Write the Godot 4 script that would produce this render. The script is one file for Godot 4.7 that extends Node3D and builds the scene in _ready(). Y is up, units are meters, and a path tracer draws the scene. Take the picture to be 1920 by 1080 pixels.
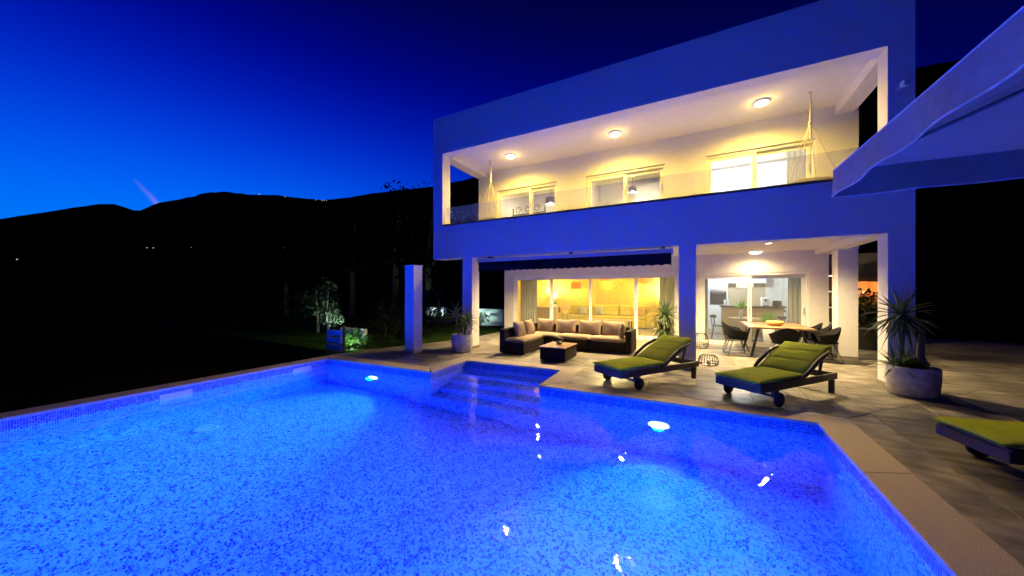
extends Node3D
# World: x runs along the house front, -z away from the camera (helpers take depth d = -z), metres.
var M := {}
var taken := {}
var rng := RandomNumberGenerator.new()

func P(x: float, y: float, d: float) -> Vector3:
	return Vector3(x, y, -d)

# ---------------------------------------------------------------- shapes
func S() -> SurfaceTool:
	var s := SurfaceTool.new()
	s.begin(Mesh.PRIMITIVE_TRIANGLES)
	s.set_smooth_group(-1)
	return s

func tri(s: SurfaceTool, a: Vector3, b: Vector3, c: Vector3, o: Vector3) -> void:
	s.add_vertex(a)
	if (a - c).cross(a - b).dot(o) < 0.0:
		s.add_vertex(c); s.add_vertex(b)
	else:
		s.add_vertex(b); s.add_vertex(c)

func quad(s: SurfaceTool, a: Vector3, b: Vector3, c: Vector3, d: Vector3, o: Vector3) -> void:
	tri(s, a, b, c, o); tri(s, a, c, d, o)

func bx(s: SurfaceTool, c: Vector3, z: Vector3, b := Basis.IDENTITY, ch := 0.0) -> void:
	s.set_smooth_group(-1)
	var h := z / 2.0
	for a in 3:
		var u := (a + 1) % 3
		var v := (a + 2) % 3
		for sg in [-1.0, 1.0]:
			var pts: Array[Vector3] = []
			for k in [[-1, -1], [1, -1], [1, 1], [-1, 1]]:
				var p := Vector3.ZERO
				p[a] = sg * h[a]; p[u] = k[0] * (h[u] - ch); p[v] = k[1] * (h[v] - ch)
				pts.append(c + b * p)
			var o := Vector3.ZERO
			o[a] = sg
			quad(s, pts[0], pts[1], pts[2], pts[3], b * o)
	if ch <= 0.0:
		return
	for a in 3:
		var u := (a + 1) % 3
		var w := (a + 2) % 3
		for sa in [-1.0, 1.0]:
			for su in [-1.0, 1.0]:
				var q: Array[Vector3] = []
				for k in [[0, -1], [0, 1], [1, 1], [1, -1]]:
					var p := Vector3.ZERO
					p[a] = sa * (h[a] - (ch if k[0] == 1 else 0.0)); p[u] = su * (h[u] - (ch if k[0] == 0 else 0.0)); p[w] = k[1] * (h[w] - ch)
					q.append(c + b * p)
				var o := Vector3.ZERO
				o[a] = sa; o[u] = su
				quad(s, q[0], q[1], q[2], q[3], b * o)
	for i in 8:
		var g := Vector3(-1 if i & 1 else 1, -1 if i & 2 else 1, -1 if i & 4 else 1)
		var t: Array[Vector3] = []
		for a in 3:
			var p := g * (h - Vector3.ONE * ch)
			p[a] = g[a] * h[a]
			t.append(c + b * p)
		tri(s, t[0], t[1], t[2], b * g)

# box from two corners given as x, y, depth
func bb(s: SurfaceTool, x0: float, x1: float, y0: float, y1: float, d0: float, d1: float, ch := 0.0) -> void:
	bx(s, P((x0 + x1) / 2, (y0 + y1) / 2, (d0 + d1) / 2), Vector3(absf(x1 - x0), absf(y1 - y0), absf(d1 - d0)), Basis.IDENTITY, ch)

func tube(s: SurfaceTool, pts: Array, rad, n := 8, caps := true) -> void:
	var rings := []
	var t0: Vector3 = (pts[1] - pts[0]).normalized()
	var side := t0.cross(Vector3.UP if absf(t0.y) < 0.9 else Vector3.RIGHT).normalized()
	for i in pts.size():
		var t: Vector3 = (pts[mini(i + 1, pts.size() - 1)] - pts[maxi(i - 1, 0)]).normalized()
		side = (side - t * side.dot(t)).normalized()
		var up := t.cross(side)
		var r: float = rad[i] if rad is Array else rad
		var ring: Array[Vector3] = []
		for k in n:
			var a := TAU * k / n
			ring.append(pts[i] + (side * cos(a) + up * sin(a)) * r)
		rings.append(ring)
	s.set_smooth_group(0)
	for i in pts.size() - 1:
		for k in n:
			var j := (k + 1) % n
			quad(s, rings[i][k], rings[i][j], rings[i + 1][j], rings[i + 1][k], rings[i][k] + rings[i][j] - pts[i] * 2.0)
	s.set_smooth_group(-1)
	if caps:
		for e in [0, pts.size() - 1]:
			var o: Vector3 = (pts[0] - pts[1]) if e == 0 else (pts[e] - pts[e - 1])
			for k in range(1, n - 1):
				tri(s, rings[e][0], rings[e][k], rings[e][k + 1], o)

# profile points (radius, height) in the order bottom outside, up, over the rim, down inside
func lathe(s: SurfaceTool, prof: Array, c: Vector3, n := 28, b := Basis.IDENTITY, smooth := true) -> void:
	s.set_smooth_group(0 if smooth else -1)
	for i in prof.size() - 1:
		var p: Vector2 = prof[i]
		var q: Vector2 = prof[i + 1]
		for k in n:
			var a := TAU * k / n
			var e := TAU * (k + 1) / n
			var ra := Vector3(cos(a), 0, sin(a))
			var re := Vector3(cos(e), 0, sin(e))
			var o := b * ((ra + re) * (q.y - p.y) + Vector3.UP * 2.0 * (p.x - q.x))
			var A := c + b * (ra * p.x + Vector3.UP * p.y)
			var B := c + b * (re * p.x + Vector3.UP * p.y)
			var C := c + b * (re * q.x + Vector3.UP * q.y)
			var D := c + b * (ra * q.x + Vector3.UP * q.y)
			if p.x > 0.0001:
				tri(s, A, B, C, o)
			if q.x > 0.0001:
				tri(s, A, C, D, o)
	s.set_smooth_group(-1)

# polygon of (x, depth) pairs raised from y0 to y1, its top edge chamfered
func prism(s: SurfaceTool, poly: PackedVector2Array, y0: float, y1: float, ch := 0.0) -> void:
	s.set_smooth_group(-1)
	var top := poly
	if ch > 0.0:
		var off := Geometry2D.offset_polygon(poly, -ch, Geometry2D.JOIN_MITER)
		if off.size() == 1 and off[0].size() == poly.size():
			top = off[0]
			var best := 0
			for k in top.size():
				if top[k].distance_to(poly[0]) < top[best].distance_to(poly[0]):
					best = k
			var turned := PackedVector2Array()
			for k in top.size():
				turned.append(top[(best + k) % top.size()])
			top = turned
			if top.size() > 1 and top[1].distance_to(poly[1]) > 5.0 * ch:
				ch = 0.0
				top = poly
		else:
			ch = 0.0
	var idx := Geometry2D.triangulate_polygon(top)
	for k in range(0, idx.size(), 3):
		tri(s, P(top[idx[k]].x, y1, top[idx[k]].y), P(top[idx[k + 1]].x, y1, top[idx[k + 1]].y), P(top[idx[k + 2]].x, y1, top[idx[k + 2]].y), Vector3.UP)
	var sg := 1.0 if Geometry2D.is_polygon_clockwise(poly) else -1.0
	for k in poly.size():
		var a := poly[k]
		var b := poly[(k + 1) % poly.size()]
		var e := (b - a)
		var o := P(-e.y * sg, 0, e.x * sg)
		var ta := top[k]
		var tb := top[(k + 1) % poly.size()]
		quad(s, P(a.x, y0, a.y), P(b.x, y0, b.y), P(b.x, y1 - ch, b.y), P(a.x, y1 - ch, a.y), o)
		if ch > 0.0:
			quad(s, P(a.x, y1 - ch, a.y), P(b.x, y1 - ch, b.y), P(tb.x, y1, tb.y), P(ta.x, y1, ta.y), o + Vector3.UP * o.length())

# stuffed cushion: w across, l along, t thick; square gives how boxy it is, soft how much the corners stick out
func pillow(s: SurfaceTool, c: Vector3, z: Vector3, b := Basis.IDENTITY, square := 3.0, soft := 0.06, n := 10, creases := []) -> void:
	s.set_smooth_group(0)
	for side in [1.0, -1.0]:
		var g := []
		for i in n + 1:
			var row: Array[Vector3] = []
			for j in n + 1:
				var u := sin((2.0 * i / n - 1.0) * PI / 2)
				var v := sin((2.0 * j / n - 1.0) * PI / 2)
				var th := pow(maxf(0.0, (1.0 - pow(absf(u), square)) * (1.0 - pow(absf(v), square))), 0.5)
				for q in creases:
					th *= 1.0 - 0.45 * exp(-pow((v - q + 0.02 * sin(u * 3.0)) / 0.035, 2.0))
				var inx := 1.0 - soft * (1.0 - v * v)
				var inz := 1.0 - soft * (1.0 - u * u)
				var wob := 1.0 + 0.07 * sin(u * 5.0 + c.x * 9.0) * sin(v * 4.0 + c.z * 7.0)
				row.append(c + b * Vector3(u * z.x / 2 * inx, side * (th * z.y / 2 * wob + 0.004), v * z.z / 2 * inz))
			g.append(row)
		for i in n:
			for j in n:
				quad(s, g[i][j], g[i + 1][j], g[i + 1][j + 1], g[i][j + 1], b * Vector3(0, side, 0))
	s.set_smooth_group(-1)

# one strap leaf that bends down along its length
func strap(s: SurfaceTool, base: Vector3, dir: Vector3, length: float, w: float, droop: float, seg := 5) -> void:
	var flat := Vector3(dir.x, 0, dir.z)
	var across := (flat.normalized() if flat.length() > 0.05 else Vector3.RIGHT).cross(Vector3.UP)
	var p := base
	var d := dir.normalized()
	var rows := []
	for i in seg + 1:
		var f := float(i) / seg
		var hw := w * 0.5 * (0.55 + 1.1 * f if f < 0.35 else 0.935 * (1.0 - (f - 0.35) / 0.65)) + 0.0008
		var up := across.cross(d).normalized()
		rows.append([p - across * hw + up * hw * 0.45, p, p + across * hw + up * hw * 0.45])
		p += d * (length / seg)
		d = (d + Vector3.DOWN * droop / seg).normalized()
	for i in seg:
		for k in 2:
			quad(s, rows[i][k], rows[i][k + 1], rows[i + 1][k + 1], rows[i + 1][k], Vector3.UP)

# many small folded leaves spread through ellipsoids [centre, radii]
func leaf_mesh(blobs: Array, count: int, size: float, slim: float) -> ArrayMesh:
	var v := PackedVector3Array()
	var nn := PackedVector3Array()
	var total := 0.0
	for e in blobs:
		total += e[1].x * e[1].y * e[1].z
	for e in blobs:
		for k in int(count * e[1].x * e[1].y * e[1].z / total) + 1:
			var q := Vector3(rng.randfn(), rng.randfn(), rng.randfn()).normalized() * pow(rng.randf(), 0.45)
			var c: Vector3 = e[0] + q * e[1]
			var t := Vector3(rng.randfn(), rng.randfn() * 0.7 + 0.2, rng.randfn()).normalized()
			var w := t.cross(Vector3(rng.randfn(), rng.randfn(), rng.randfn())).normalized()
			var L := size * rng.randf_range(0.6, 1.3)
			var nrm := w.cross(t)
			var a := c - t * L * 0.5
			var b := c + t * L * 0.5
			var l := c + w * L * slim + nrm * L * 0.08
			var r := c - w * L * slim + nrm * L * 0.08
			for p in [a, l, b, a, b, r]:
				v.append(p); nn.append(nrm)
	var arr := []
	arr.resize(Mesh.ARRAY_MAX)
	arr[Mesh.ARRAY_VERTEX] = v
	arr[Mesh.ARRAY_NORMAL] = nn
	var m := ArrayMesh.new()
	m.add_surface_from_arrays(Mesh.PRIMITIVE_TRIANGLES, arr)
	return m

# ---------------------------------------------------------------- nodes
func free_name(n: String) -> String:
	if not taken.has(n):
		taken[n] = 0
		return n
	taken[n] += 1
	return "%s_%03d" % [n, taken[n]]

# a thing whose parts are given in world coordinates; its node stands at its base
func thing(n: String, label: String, cat: String, at := Vector3.ZERO, group := "", turn := 0.0, local := false) -> Node3D:
	var o := Node3D.new()
	o.name = free_name(n)
	o.position = at
	o.rotation.y = turn
	add_child(o)
	o.set_meta("label", label)
	o.set_meta("category", cat)
	if group:
		o.set_meta("group", group)
	if not local:
		o.set_meta("shift", -at)
	return o

func node_of(n: String, mesh: Mesh, m: Material, par: Node) -> MeshInstance3D:
	var o := MeshInstance3D.new()
	o.name = n
	for k in mesh.get_surface_count():
		mesh.surface_set_material(k, m)
	o.mesh = mesh
	par.add_child(o, true)
	if par.has_meta("shift"):
		o.position = par.get_meta("shift")
	return o

func part(n: String, s: SurfaceTool, m: Material, par: Node) -> MeshInstance3D:
	s.generate_normals()
	s.index()
	return node_of(n, s.commit(), m, par)

func set_piece(n: String, s: SurfaceTool, m: Material, kind := "structure") -> MeshInstance3D:
	var o := part(free_name(n), s, m, self)
	o.set_meta("kind", kind)
	return o

func tagged(o: Node, label: String, cat := "", group := "") -> Node:
	o.set_meta("label", label)
	if cat: o.set_meta("category", cat)
	if group: o.set_meta("group", group)
	return o

func copy_of(o: Node3D, at: Vector3, turn: float, label: String) -> Node3D:
	var c: Node3D = o.duplicate()
	var plain: String = o.name
	c.name = free_name(plain)
	add_child(c)
	c.position = at
	c.rotation.y = turn
	c.set_meta("label", label)
	return c

# ---------------------------------------------------------------- materials (colours are linear base colours)
func lin(r: float, g: float, b: float) -> Color:
	return Color(r, g, b).linear_to_srgb()

func mk(n: String, r: float, g: float, b: float, rough := 0.8, spec := 0.5) -> StandardMaterial3D:
	var m := StandardMaterial3D.new()
	m.resource_name = n
	m.albedo_color = lin(r, g, b)
	m.roughness = rough
	m.metallic_specular = spec
	M[n] = m
	return m

func noise(freq: float, oct := 4, kind := FastNoiseLite.TYPE_SIMPLEX_SMOOTH, sd := 1) -> FastNoiseLite:
	var f := FastNoiseLite.new()
	f.noise_type = kind
	f.frequency = freq
	f.fractal_octaves = oct
	f.seed = sd
	return f

func noise_tex(freq: float, lo: float, hi: float, sd := 1, w := 512, kind := FastNoiseLite.TYPE_SIMPLEX_SMOOTH, oct := 4) -> NoiseTexture2D:
	var t := NoiseTexture2D.new()
	t.width = w
	t.height = w
	t.seamless = true
	t.noise = noise(freq, oct, kind, sd)
	var g := Gradient.new()
	g.set_color(0, Color(lo, lo, lo))
	g.set_color(1, Color(hi, hi, hi))
	t.color_ramp = g
	return t

func grain(m: StandardMaterial3D, tex: Texture2D, scale: Vector3, world := false) -> StandardMaterial3D:
	m.albedo_texture = tex
	m.uv1_triplanar = true
	m.uv1_world_triplanar = world
	m.uv1_scale = scale
	return m

func bump(m: StandardMaterial3D, tex: Texture2D, cm: float) -> StandardMaterial3D:
	m.heightmap_enabled = true
	m.heightmap_texture = tex
	m.heightmap_scale = cm
	return m

func glow(n: String, r: float, g: float, b: float, power: float) -> StandardMaterial3D:
	var m := mk(n, 0.8, 0.8, 0.8, 0.5)
	m.emission_enabled = true
	m.emission = lin(r, g, b)
	m.emission_energy_multiplier = power
	return m

func glass(n: String, a: float, r := 1.0, g := 1.0, b := 1.0) -> StandardMaterial3D:
	var m := mk(n, r, g, b, 0.0)
	m.transparency = BaseMaterial3D.TRANSPARENCY_ALPHA
	m.albedo_color.a = a
	return m

func mosaic(share_dark: float, share_mid: float, light_c: Color, mid_c: Color, dark_c: Color, sd: int) -> ImageTexture:
	var n := 128
	var px := 16
	var im := Image.create(n * px, n * px, false, Image.FORMAT_RGB8)
	im.fill(lin(0.62, 0.7, 0.76))
	var r := RandomNumberGenerator.new()
	r.seed = sd
	var patch := noise(0.11, 2, FastNoiseLite.TYPE_SIMPLEX_SMOOTH, sd)
	var row := []
	row.resize(n)
	for i in n:
		for j in n:
			var x := r.randf() * (1.0 + 0.5 * patch.get_noise_2d(i, j))
			if i > 0 and r.randf() < 0.05:
				x = row[j]
			row[j] = x
			var c := light_c
			if x < share_dark:
				c = dark_c
			elif x < share_dark + share_mid:
				c = mid_c
			var k := r.randf_range(0.86, 1.1)
			c = Color(c.r * k, c.g * k, c.b * k)
			im.fill_rect(Rect2i(i * px + 1, j * px + 1, px - 2, px - 2), lin(c.r, c.g, c.b))
	return ImageTexture.create_from_image(im)

func materials() -> void:
	var fine := noise_tex(0.03, 0.78, 1.0, 3)
	var cloudy := noise_tex(0.008, 0.72, 1.0, 5)
	var rough_h := noise_tex(0.06, 0.0, 1.0, 9)
	var weave := noise_tex(0.12, 0.7, 1.0, 12)
	M.plaster = bump(grain(mk("plaster", 0.74, 0.73, 0.7, 0.9, 0.3), noise_tex(0.03, 0.965, 1.0, 7), Vector3.ONE * 0.4, true), rough_h, 0.12)
	M.inner_wall = grain(mk("inner_wall", 0.76, 0.74, 0.69, 0.9, 0.3), noise_tex(0.012, 0.95, 1.0, 8), Vector3.ONE * 0.4, true)
	M.ochre = bump(grain(mk("ochre", 0.8, 0.6, 0.14, 0.85, 0.3), noise_tex(0.02, 0.85, 1.0, 8), Vector3.ONE * 0.5, true), rough_h, 0.2)
	bump(grain(mk("stone_panel", 0.76, 0.53, 0.1, 0.85, 0.3), noise_tex(0.02, 0.7, 1.0, 4), Vector3(0.5, 2.0, 0.5), true), noise_tex(0.03, 0.0, 1.0, 44), 1.2)
	mk("white_frame", 0.78, 0.78, 0.76, 0.35)
	mk("dark_metal", 0.035, 0.035, 0.04, 0.4)
	mk("black", 0.012, 0.012, 0.014, 0.5)
	mk("steel", 0.5, 0.5, 0.5, 0.3).metallic = 0.8
	mk("skirting", 0.2, 0.17, 0.13, 0.6)
	for k in 5:
		var tone: float = [1.0, 0.86, 1.12, 0.76, 0.94][k]
		var m := grain(mk("tile_%d" % k, 0.43 * tone, 0.39 * tone, 0.32 * tone, 0.42, 0.45), noise_tex(0.011, 0.5, 1.0, 20 + k, 512), Vector3(0.25, 1.0, 0.9) if k % 2 else Vector3(0.35, 1.0, 0.6), true)
		m.uv1_offset = Vector3(k * 0.37, 0, k * 0.61)
		bump(m, rough_h, 0.06)
	grain(mk("joint", 0.1, 0.09, 0.075, 0.95), fine, Vector3.ONE, true)
	bump(grain(mk("coping", 0.66, 0.57, 0.46, 0.75, 0.35), noise_tex(0.09, 0.72, 1.0, 31), Vector3.ONE * 1.5, true), noise_tex(0.2, 0.0, 1.0, 32), 0.18)
	var light := mosaic(0.2, 0.3, Color(0.36, 0.62, 0.82), Color(0.14, 0.34, 0.7), Color(0.05, 0.05, 0.36), 3)
	var deep := mosaic(0.42, 0.4, Color(0.14, 0.3, 0.62), Color(0.07, 0.16, 0.5), Color(0.03, 0.05, 0.3), 4)
	for a in [["mosaic", light], ["mosaic_band", deep]]:
		var m := grain(mk(a[0], 1, 1, 1, 0.25), a[1], Vector3.ONE / 2.9, true)
		m.texture_filter = BaseMaterial3D.TEXTURE_FILTER_LINEAR
	var w := mk("water", 1, 1, 1, 0.0)
	w.transparency = BaseMaterial3D.TRANSPARENCY_ALPHA
	w.albedo_color = Color(1, 1, 1, 0.0)
	w.refraction_enabled = true
	w.refraction_scale = 0.033
	var rip := NoiseTexture2D.new()
	rip.width = 512
	rip.height = 512
	rip.seamless = true
	rip.as_normal_map = true
	rip.bump_strength = 4.0
	rip.noise = noise(0.02, 3, FastNoiseLite.TYPE_SIMPLEX_SMOOTH, 91)
	w.normal_enabled = true
	w.normal_texture = rip
	w.normal_scale = 0.05
	w.uv1_triplanar = true
	w.uv1_world_triplanar = true
	w.uv1_scale = Vector3.ONE * 0.8
	glass("pane", 0.03)
	glass("balustrade_glass", 0.13, 0.6, 0.75, 0.62)
	grain(mk("wicker", 0.028, 0.021, 0.017, 0.85, 0.25), weave, Vector3(9, 22, 9))
	bump(M.wicker, noise_tex(0.15, 0.0, 1.0, 13), 0.5)
	bump(grain(mk("beige_cloth", 0.36, 0.275, 0.19, 0.95, 0.2), weave, Vector3.ONE * 4.0), rough_h, 0.15)
	bump(grain(mk("lime_cloth", 0.48, 0.58, 0.03, 0.95, 0.2), weave, Vector3.ONE * 4.0), rough_h, 0.25)
	grain(mk("dark_wood", 0.085, 0.038, 0.013, 0.5), noise_tex(0.03, 0.5, 1.0, 15), Vector3(6, 6, 0.9))
	grain(mk("table_wood", 0.42, 0.23, 0.1, 0.4), noise_tex(0.03, 0.55, 1.0, 16), Vector3(5, 5, 0.7))
	grain(mk("pale_wood", 0.5, 0.36, 0.2, 0.45), noise_tex(0.03, 0.7, 1.0, 17), Vector3(0.7, 5, 5))
	mk("rubber", 0.014, 0.011, 0.006, 0.8)
	bump(grain(mk("pot_white", 0.72, 0.71, 0.68, 0.8, 0.3), cloudy, Vector3.ONE * 2.0), rough_h, 0.15)
	mk("pot_dark", 0.05, 0.05, 0.05, 0.55)
	grain(mk("soil", 0.03, 0.022, 0.015, 1.0), fine, Vector3.ONE * 5.0)
	for a in [["yucca", 0.035, 0.06, 0.016], ["olive_leaf", 0.14, 0.17, 0.1], ["shrub_leaf", 0.1, 0.22, 0.025], ["dark_leaf", 0.035, 0.06, 0.02], ["house_leaf", 0.09, 0.24, 0.03]]:
		var m := mk(a[0], a[1], a[2], a[3], 0.5)
		m.backlight_enabled = true
		m.backlight = lin(a[1], a[2], a[3])
	grain(mk("bark", 0.11, 0.08, 0.055, 0.9), fine, Vector3(6, 1.5, 6))
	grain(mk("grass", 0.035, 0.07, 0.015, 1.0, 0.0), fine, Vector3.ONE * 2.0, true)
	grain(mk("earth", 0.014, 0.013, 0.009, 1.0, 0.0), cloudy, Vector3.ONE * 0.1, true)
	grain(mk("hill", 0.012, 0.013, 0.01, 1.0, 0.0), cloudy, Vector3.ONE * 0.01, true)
	mk("awning_cloth", 0.008, 0.008, 0.012, 0.9, 0.2)
	mk("awning_metal", 0.55, 0.55, 0.56, 0.4)
	var c := bump(grain(mk("canopy", 0.34, 0.32, 0.29, 0.9, 0.2), noise_tex(0.02, 0.9, 1.0, 78), Vector3.ONE * 0.8), noise_tex(0.01, 0.0, 1.0, 77), 0.15)
	c.backlight_enabled = true
	c.backlight = lin(0.3, 0.27, 0.23)
	for a in [["curtain_grey", 0.5, 0.52, 0.44], ["curtain_white", 0.72, 0.7, 0.62]]:
		var m := grain(mk(a[0], a[1], a[2], a[3], 0.95, 0.2), weave, Vector3.ONE * 3.0)
		m.backlight_enabled = true
		m.backlight = lin(a[1] * 0.6, a[2] * 0.6, a[3] * 0.6)
	grain(mk("yellow_cloth", 0.72, 0.62, 0.07, 0.9, 0.2), weave, Vector3.ONE * 3.0)
	mk("lacquer", 0.75, 0.78, 0.8, 0.25)
	mk("splash", 0.52, 0.42, 0.28, 0.3)
	grain(mk("inner_floor", 0.42, 0.39, 0.34, 0.25), cloudy, Vector3.ONE * 0.5, true)
	mk("terracotta", 0.46, 0.2, 0.07, 0.8)
	mk("rope", 0.6, 0.52, 0.38, 0.9)
	mk("plastic_shell", 0.009, 0.009, 0.01, 0.7, 0.3)
	mk("white_plastic", 0.75, 0.77, 0.78, 0.4)
	mk("print_warm", 0.6, 0.32, 0.08, 0.6)
	mk("roof_grey", 0.12, 0.11, 0.105, 0.9)
	glow("lamp_warm", 1.0, 0.82, 0.55, 6.0)
	glow("lamp_spot", 1.0, 0.85, 0.6, 14.0)
	glow("lamp_white", 0.95, 0.97, 1.0, 4.0)
	glow("shade_orange", 1.0, 0.3, 0.03, 0.5)
	M.shade_orange.albedo_color = lin(0.3, 0.09, 0.02)
	glow("shade_cream", 1.0, 0.8, 0.45, 1.6)
	glow("lamp_pool", 0.8, 0.95, 1.0, 1.8)
	glow("lamp_garden", 0.8, 1.0, 0.9, 8.0)
	glow("town_lamp", 1.0, 0.85, 0.6, 0.6)

# ---------------------------------------------------------------- lamps
func omni(par: Node3D, at: Vector3, c: Color, e: float, size := 0.06) -> void:
	var l := OmniLight3D.new()
	l.name = "lamp_light"
	l.light_color = c
	l.light_energy = e
	l.light_size = size
	l.omni_range = 40.0
	l.omni_attenuation = 2.0
	l.shadow_enabled = true
	par.add_child(l, true)
	l.position = at + (par.get_meta("shift") if par.has_meta("shift") else Vector3.ZERO)

func spot(par: Node3D, at: Vector3, towards: Vector3, c: Color, e: float, angle: float, size := 0.04, blend := 0.8) -> void:
	var l := SpotLight3D.new()
	l.name = "lamp_light"
	l.light_color = c
	l.light_energy = e
	l.light_size = size
	l.spot_range = 40.0
	l.spot_attenuation = 2.0
	l.spot_angle = angle
	l.spot_angle_attenuation = blend
	l.shadow_enabled = true
	par.add_child(l, true)
	l.position = at + (par.get_meta("shift") if par.has_meta("shift") else Vector3.ZERO)
	l.basis = Basis.looking_at(towards, Vector3.RIGHT if absf(towards.normalized().y) > 0.9 else Vector3.UP)

func area(par: Node3D, at: Vector3, towards: Vector3, c: Color, e: float, w: float) -> void:
	var l := AreaLight3D.new()
	l.name = "lamp_light"
	l.light_color = c
	l.light_energy = e
	l.area_size = Vector2(w, w)
	l.area_range = 40.0
	l.area_attenuation = 2.0
	l.shadow_enabled = true
	par.add_child(l, true)
	l.position = at + (par.get_meta("shift") if par.has_meta("shift") else Vector3.ZERO)
	l.basis = Basis.looking_at(towards, Vector3.RIGHT if absf(towards.normalized().y) > 0.9 else Vector3.UP)

# ---------------------------------------------------------------- camera and sky
func camera_and_sky() -> void:
	var cam := Camera3D.new()
	cam.name = "camera"
	cam.projection = Camera3D.PROJECTION_FRUSTUM
	cam.near = 0.05
	cam.far = 6000.0
	cam.size = 2.0 * 0.05 * 540.0 / 643.0
	cam.frustum_offset = Vector2(0, 0.05 * 8.0 / 643.0)
	cam.position = Vector3(0, 1.6, 0)
	cam.rotation.y = atan(345.0 / 643.0)
	add_child(cam)
	cam.current = true
	var e := Environment.new()
	e.background_mode = Environment.BG_SKY
	e.tonemap_mode = Environment.TONE_MAPPER_LINEAR
	e.tonemap_exposure = 1.0
	e.sdfgi_enabled = true
	e.ssao_enabled = true
	e.ssil_enabled = true
	var w := 2048
	var h := 1024
	var data := PackedFloat32Array()
	data.resize(w * h * 4)
	var streak := [Vector2(-75.9, 12.4), Vector2(-75.3, 11.6), Vector2(-74.7, 10.9), Vector2(-74.3, 10.3), Vector2(-74.0, 9.6)]
	for j in h:
		var el := 90.0 - (j + 0.5) / h * 180.0
		var up := maxf(el, 0.0)
		var b := 0.95 * exp(-pow(maxf(0.0, up - 7.0) / 20.5, 2.0))
		var g := 0.2 * exp(-pow(maxf(0.0, up - 3.0) / 13.0, 2.0))
		for i in w:
			var az := wrapf((i + 0.5) / w * 360.0, -180.0, 180.0)
			var da := absf(wrapf(az + 76.0, -180.0, 180.0))
			var k := exp(-pow(da / 71.0, 2.0))
			var kg := exp(-pow(da / 48.0, 2.0))
			var at := (j * w + i) * 4
			var cb := b * k + 0.014
			var cg := g * kg + 0.0006
			var cr := 0.0
			if el > 9.0 and el < 14.0 and az > -78.0 and az < -72.0:
				for q in streak.size() - 1:
					var a: Vector2 = streak[q]
					var c: Vector2 = streak[q + 1]
					var near := Geometry2D.get_closest_point_to_segment(Vector2(az, el), a, c)
					var f := clampf((q + (near - a).length() / (c - a).length()) / 4.0, 0.0, 1.0)
					var t := exp(-pow(near.distance_to(Vector2(az, el)) / (0.1 + 0.1 * f), 2.0)) * (0.1 + 0.5 * f)
					cr = maxf(cr, t * 0.4)
					cg = maxf(cg, lerpf(cg, 0.3, t * 0.8))
			data[at] = cr
			data[at + 1] = cg
			data[at + 2] = cb
			data[at + 3] = 1.0
	var pan := PanoramaSkyMaterial.new()
	pan.panorama = ImageTexture.create_from_image(Image.create_from_data(w, h, false, Image.FORMAT_RGBAF, data.to_byte_array()))
	var sky := Sky.new()
	sky.sky_material = pan
	e.sky = sky
	var we := WorldEnvironment.new()
	we.name = "world_environment"
	we.environment = e
	add_child(we)

# ---------------------------------------------------------------- setting
const POOL := [Vector2(-7.76, 0.12), Vector2(-7.88, 5.23), Vector2(-4.72, 5.32), Vector2(-4.77, 6.60), Vector2(-2.43, 6.70), Vector2(-2.37, 5.42), Vector2(1.34, 5.50), Vector2(1.30, 0.12)]
const COPING_OUT := [Vector2(-8.08, -0.24), Vector2(-8.22, 5.58), Vector2(-5.06, 5.67), Vector2(-5.11, 6.96), Vector2(-2.08, 7.06), Vector2(-2.03, 5.78), Vector2(1.70, 5.86), Vector2(1.66, -0.24)]
const WATER := -0.18
const FLOOR := -1.68

const RIDGE := [[-180.0, 0.05], [-120.0, 0.06], [-92.9, 0.0818], [-88.1, 0.0998], [-84.4, 0.1186], [-82.7, 0.132], [-80.5, 0.1495], [-78.4, 0.1655], [-77.4, 0.1677], [-75.7, 0.1597], [-74.0, 0.1823], [-71.0, 0.2055], [-70.3, 0.2148], [-68.2, 0.2251], [-65.5, 0.2264], [-62.6, 0.2336], [-60.1, 0.2337], [-57.1, 0.2355], [-54.0, 0.248], [-50.2, 0.2682], [-45.5, 0.2866], [-41.2, 0.3001], [-33.8, 0.3359], [-15.9, 0.3921], [6.2, 0.4274], [21.6, 0.4229], [25.3, 0.4086], [32.4, 0.3652], [60.0, 0.25], [110.0, 0.08], [180.0, 0.05]]
const HILL_ROWS := [45.0, 120.0, 260.0, 430.0, 620.0, 800.0, 900.0, 1000.0, 1200.0]
var hill_noise := noise(0.6, 4, FastNoiseLite.TYPE_SIMPLEX_SMOOTH, 5)

func hill_height(az: float, r: float) -> float:
	if r < 50.0:
		return -0.4
	var t := 0.0
	for k in RIDGE.size() - 1:
		if az >= RIDGE[k][0] and az <= RIDGE[k + 1][0]:
			t = lerpf(RIDGE[k][1], RIDGE[k + 1][1], (az - RIDGE[k][0]) / (RIDGE[k + 1][0] - RIDGE[k][0]))
	t += hill_noise.get_noise_1d(az * 6.0) * 0.0015
	if r > 900.0:
		return 1.6 + t * 900.0 * (1.0 - (r - 900.0) / 330.0)
	var f := r / 900.0
	return 1.6 + t * 900.0 * pow(f, 1.5) * (1.0 + 0.06 * hill_noise.get_noise_2d(az * 2.0, r * 0.05) * (1.0 - f))

# where a sight line of that bearing and slope from the terrace meets the hillside
func on_hill(az: float, slope: float) -> Vector3:
	var best := 880.0
	for k in range(60, 890, 2):
		var i := 0
		while HILL_ROWS[i + 1] < k:
			i += 1
		var y := lerpf(hill_height(az, HILL_ROWS[i]), hill_height(az, HILL_ROWS[i + 1]), (k - HILL_ROWS[i]) / (HILL_ROWS[i + 1] - HILL_ROWS[i]))
		if y - 1.6 > slope * k:
			best = k - 3.0
			break
	return Vector3(sin(deg_to_rad(az)) * best, 1.6 + slope * best, -cos(deg_to_rad(az)) * best)

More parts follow.
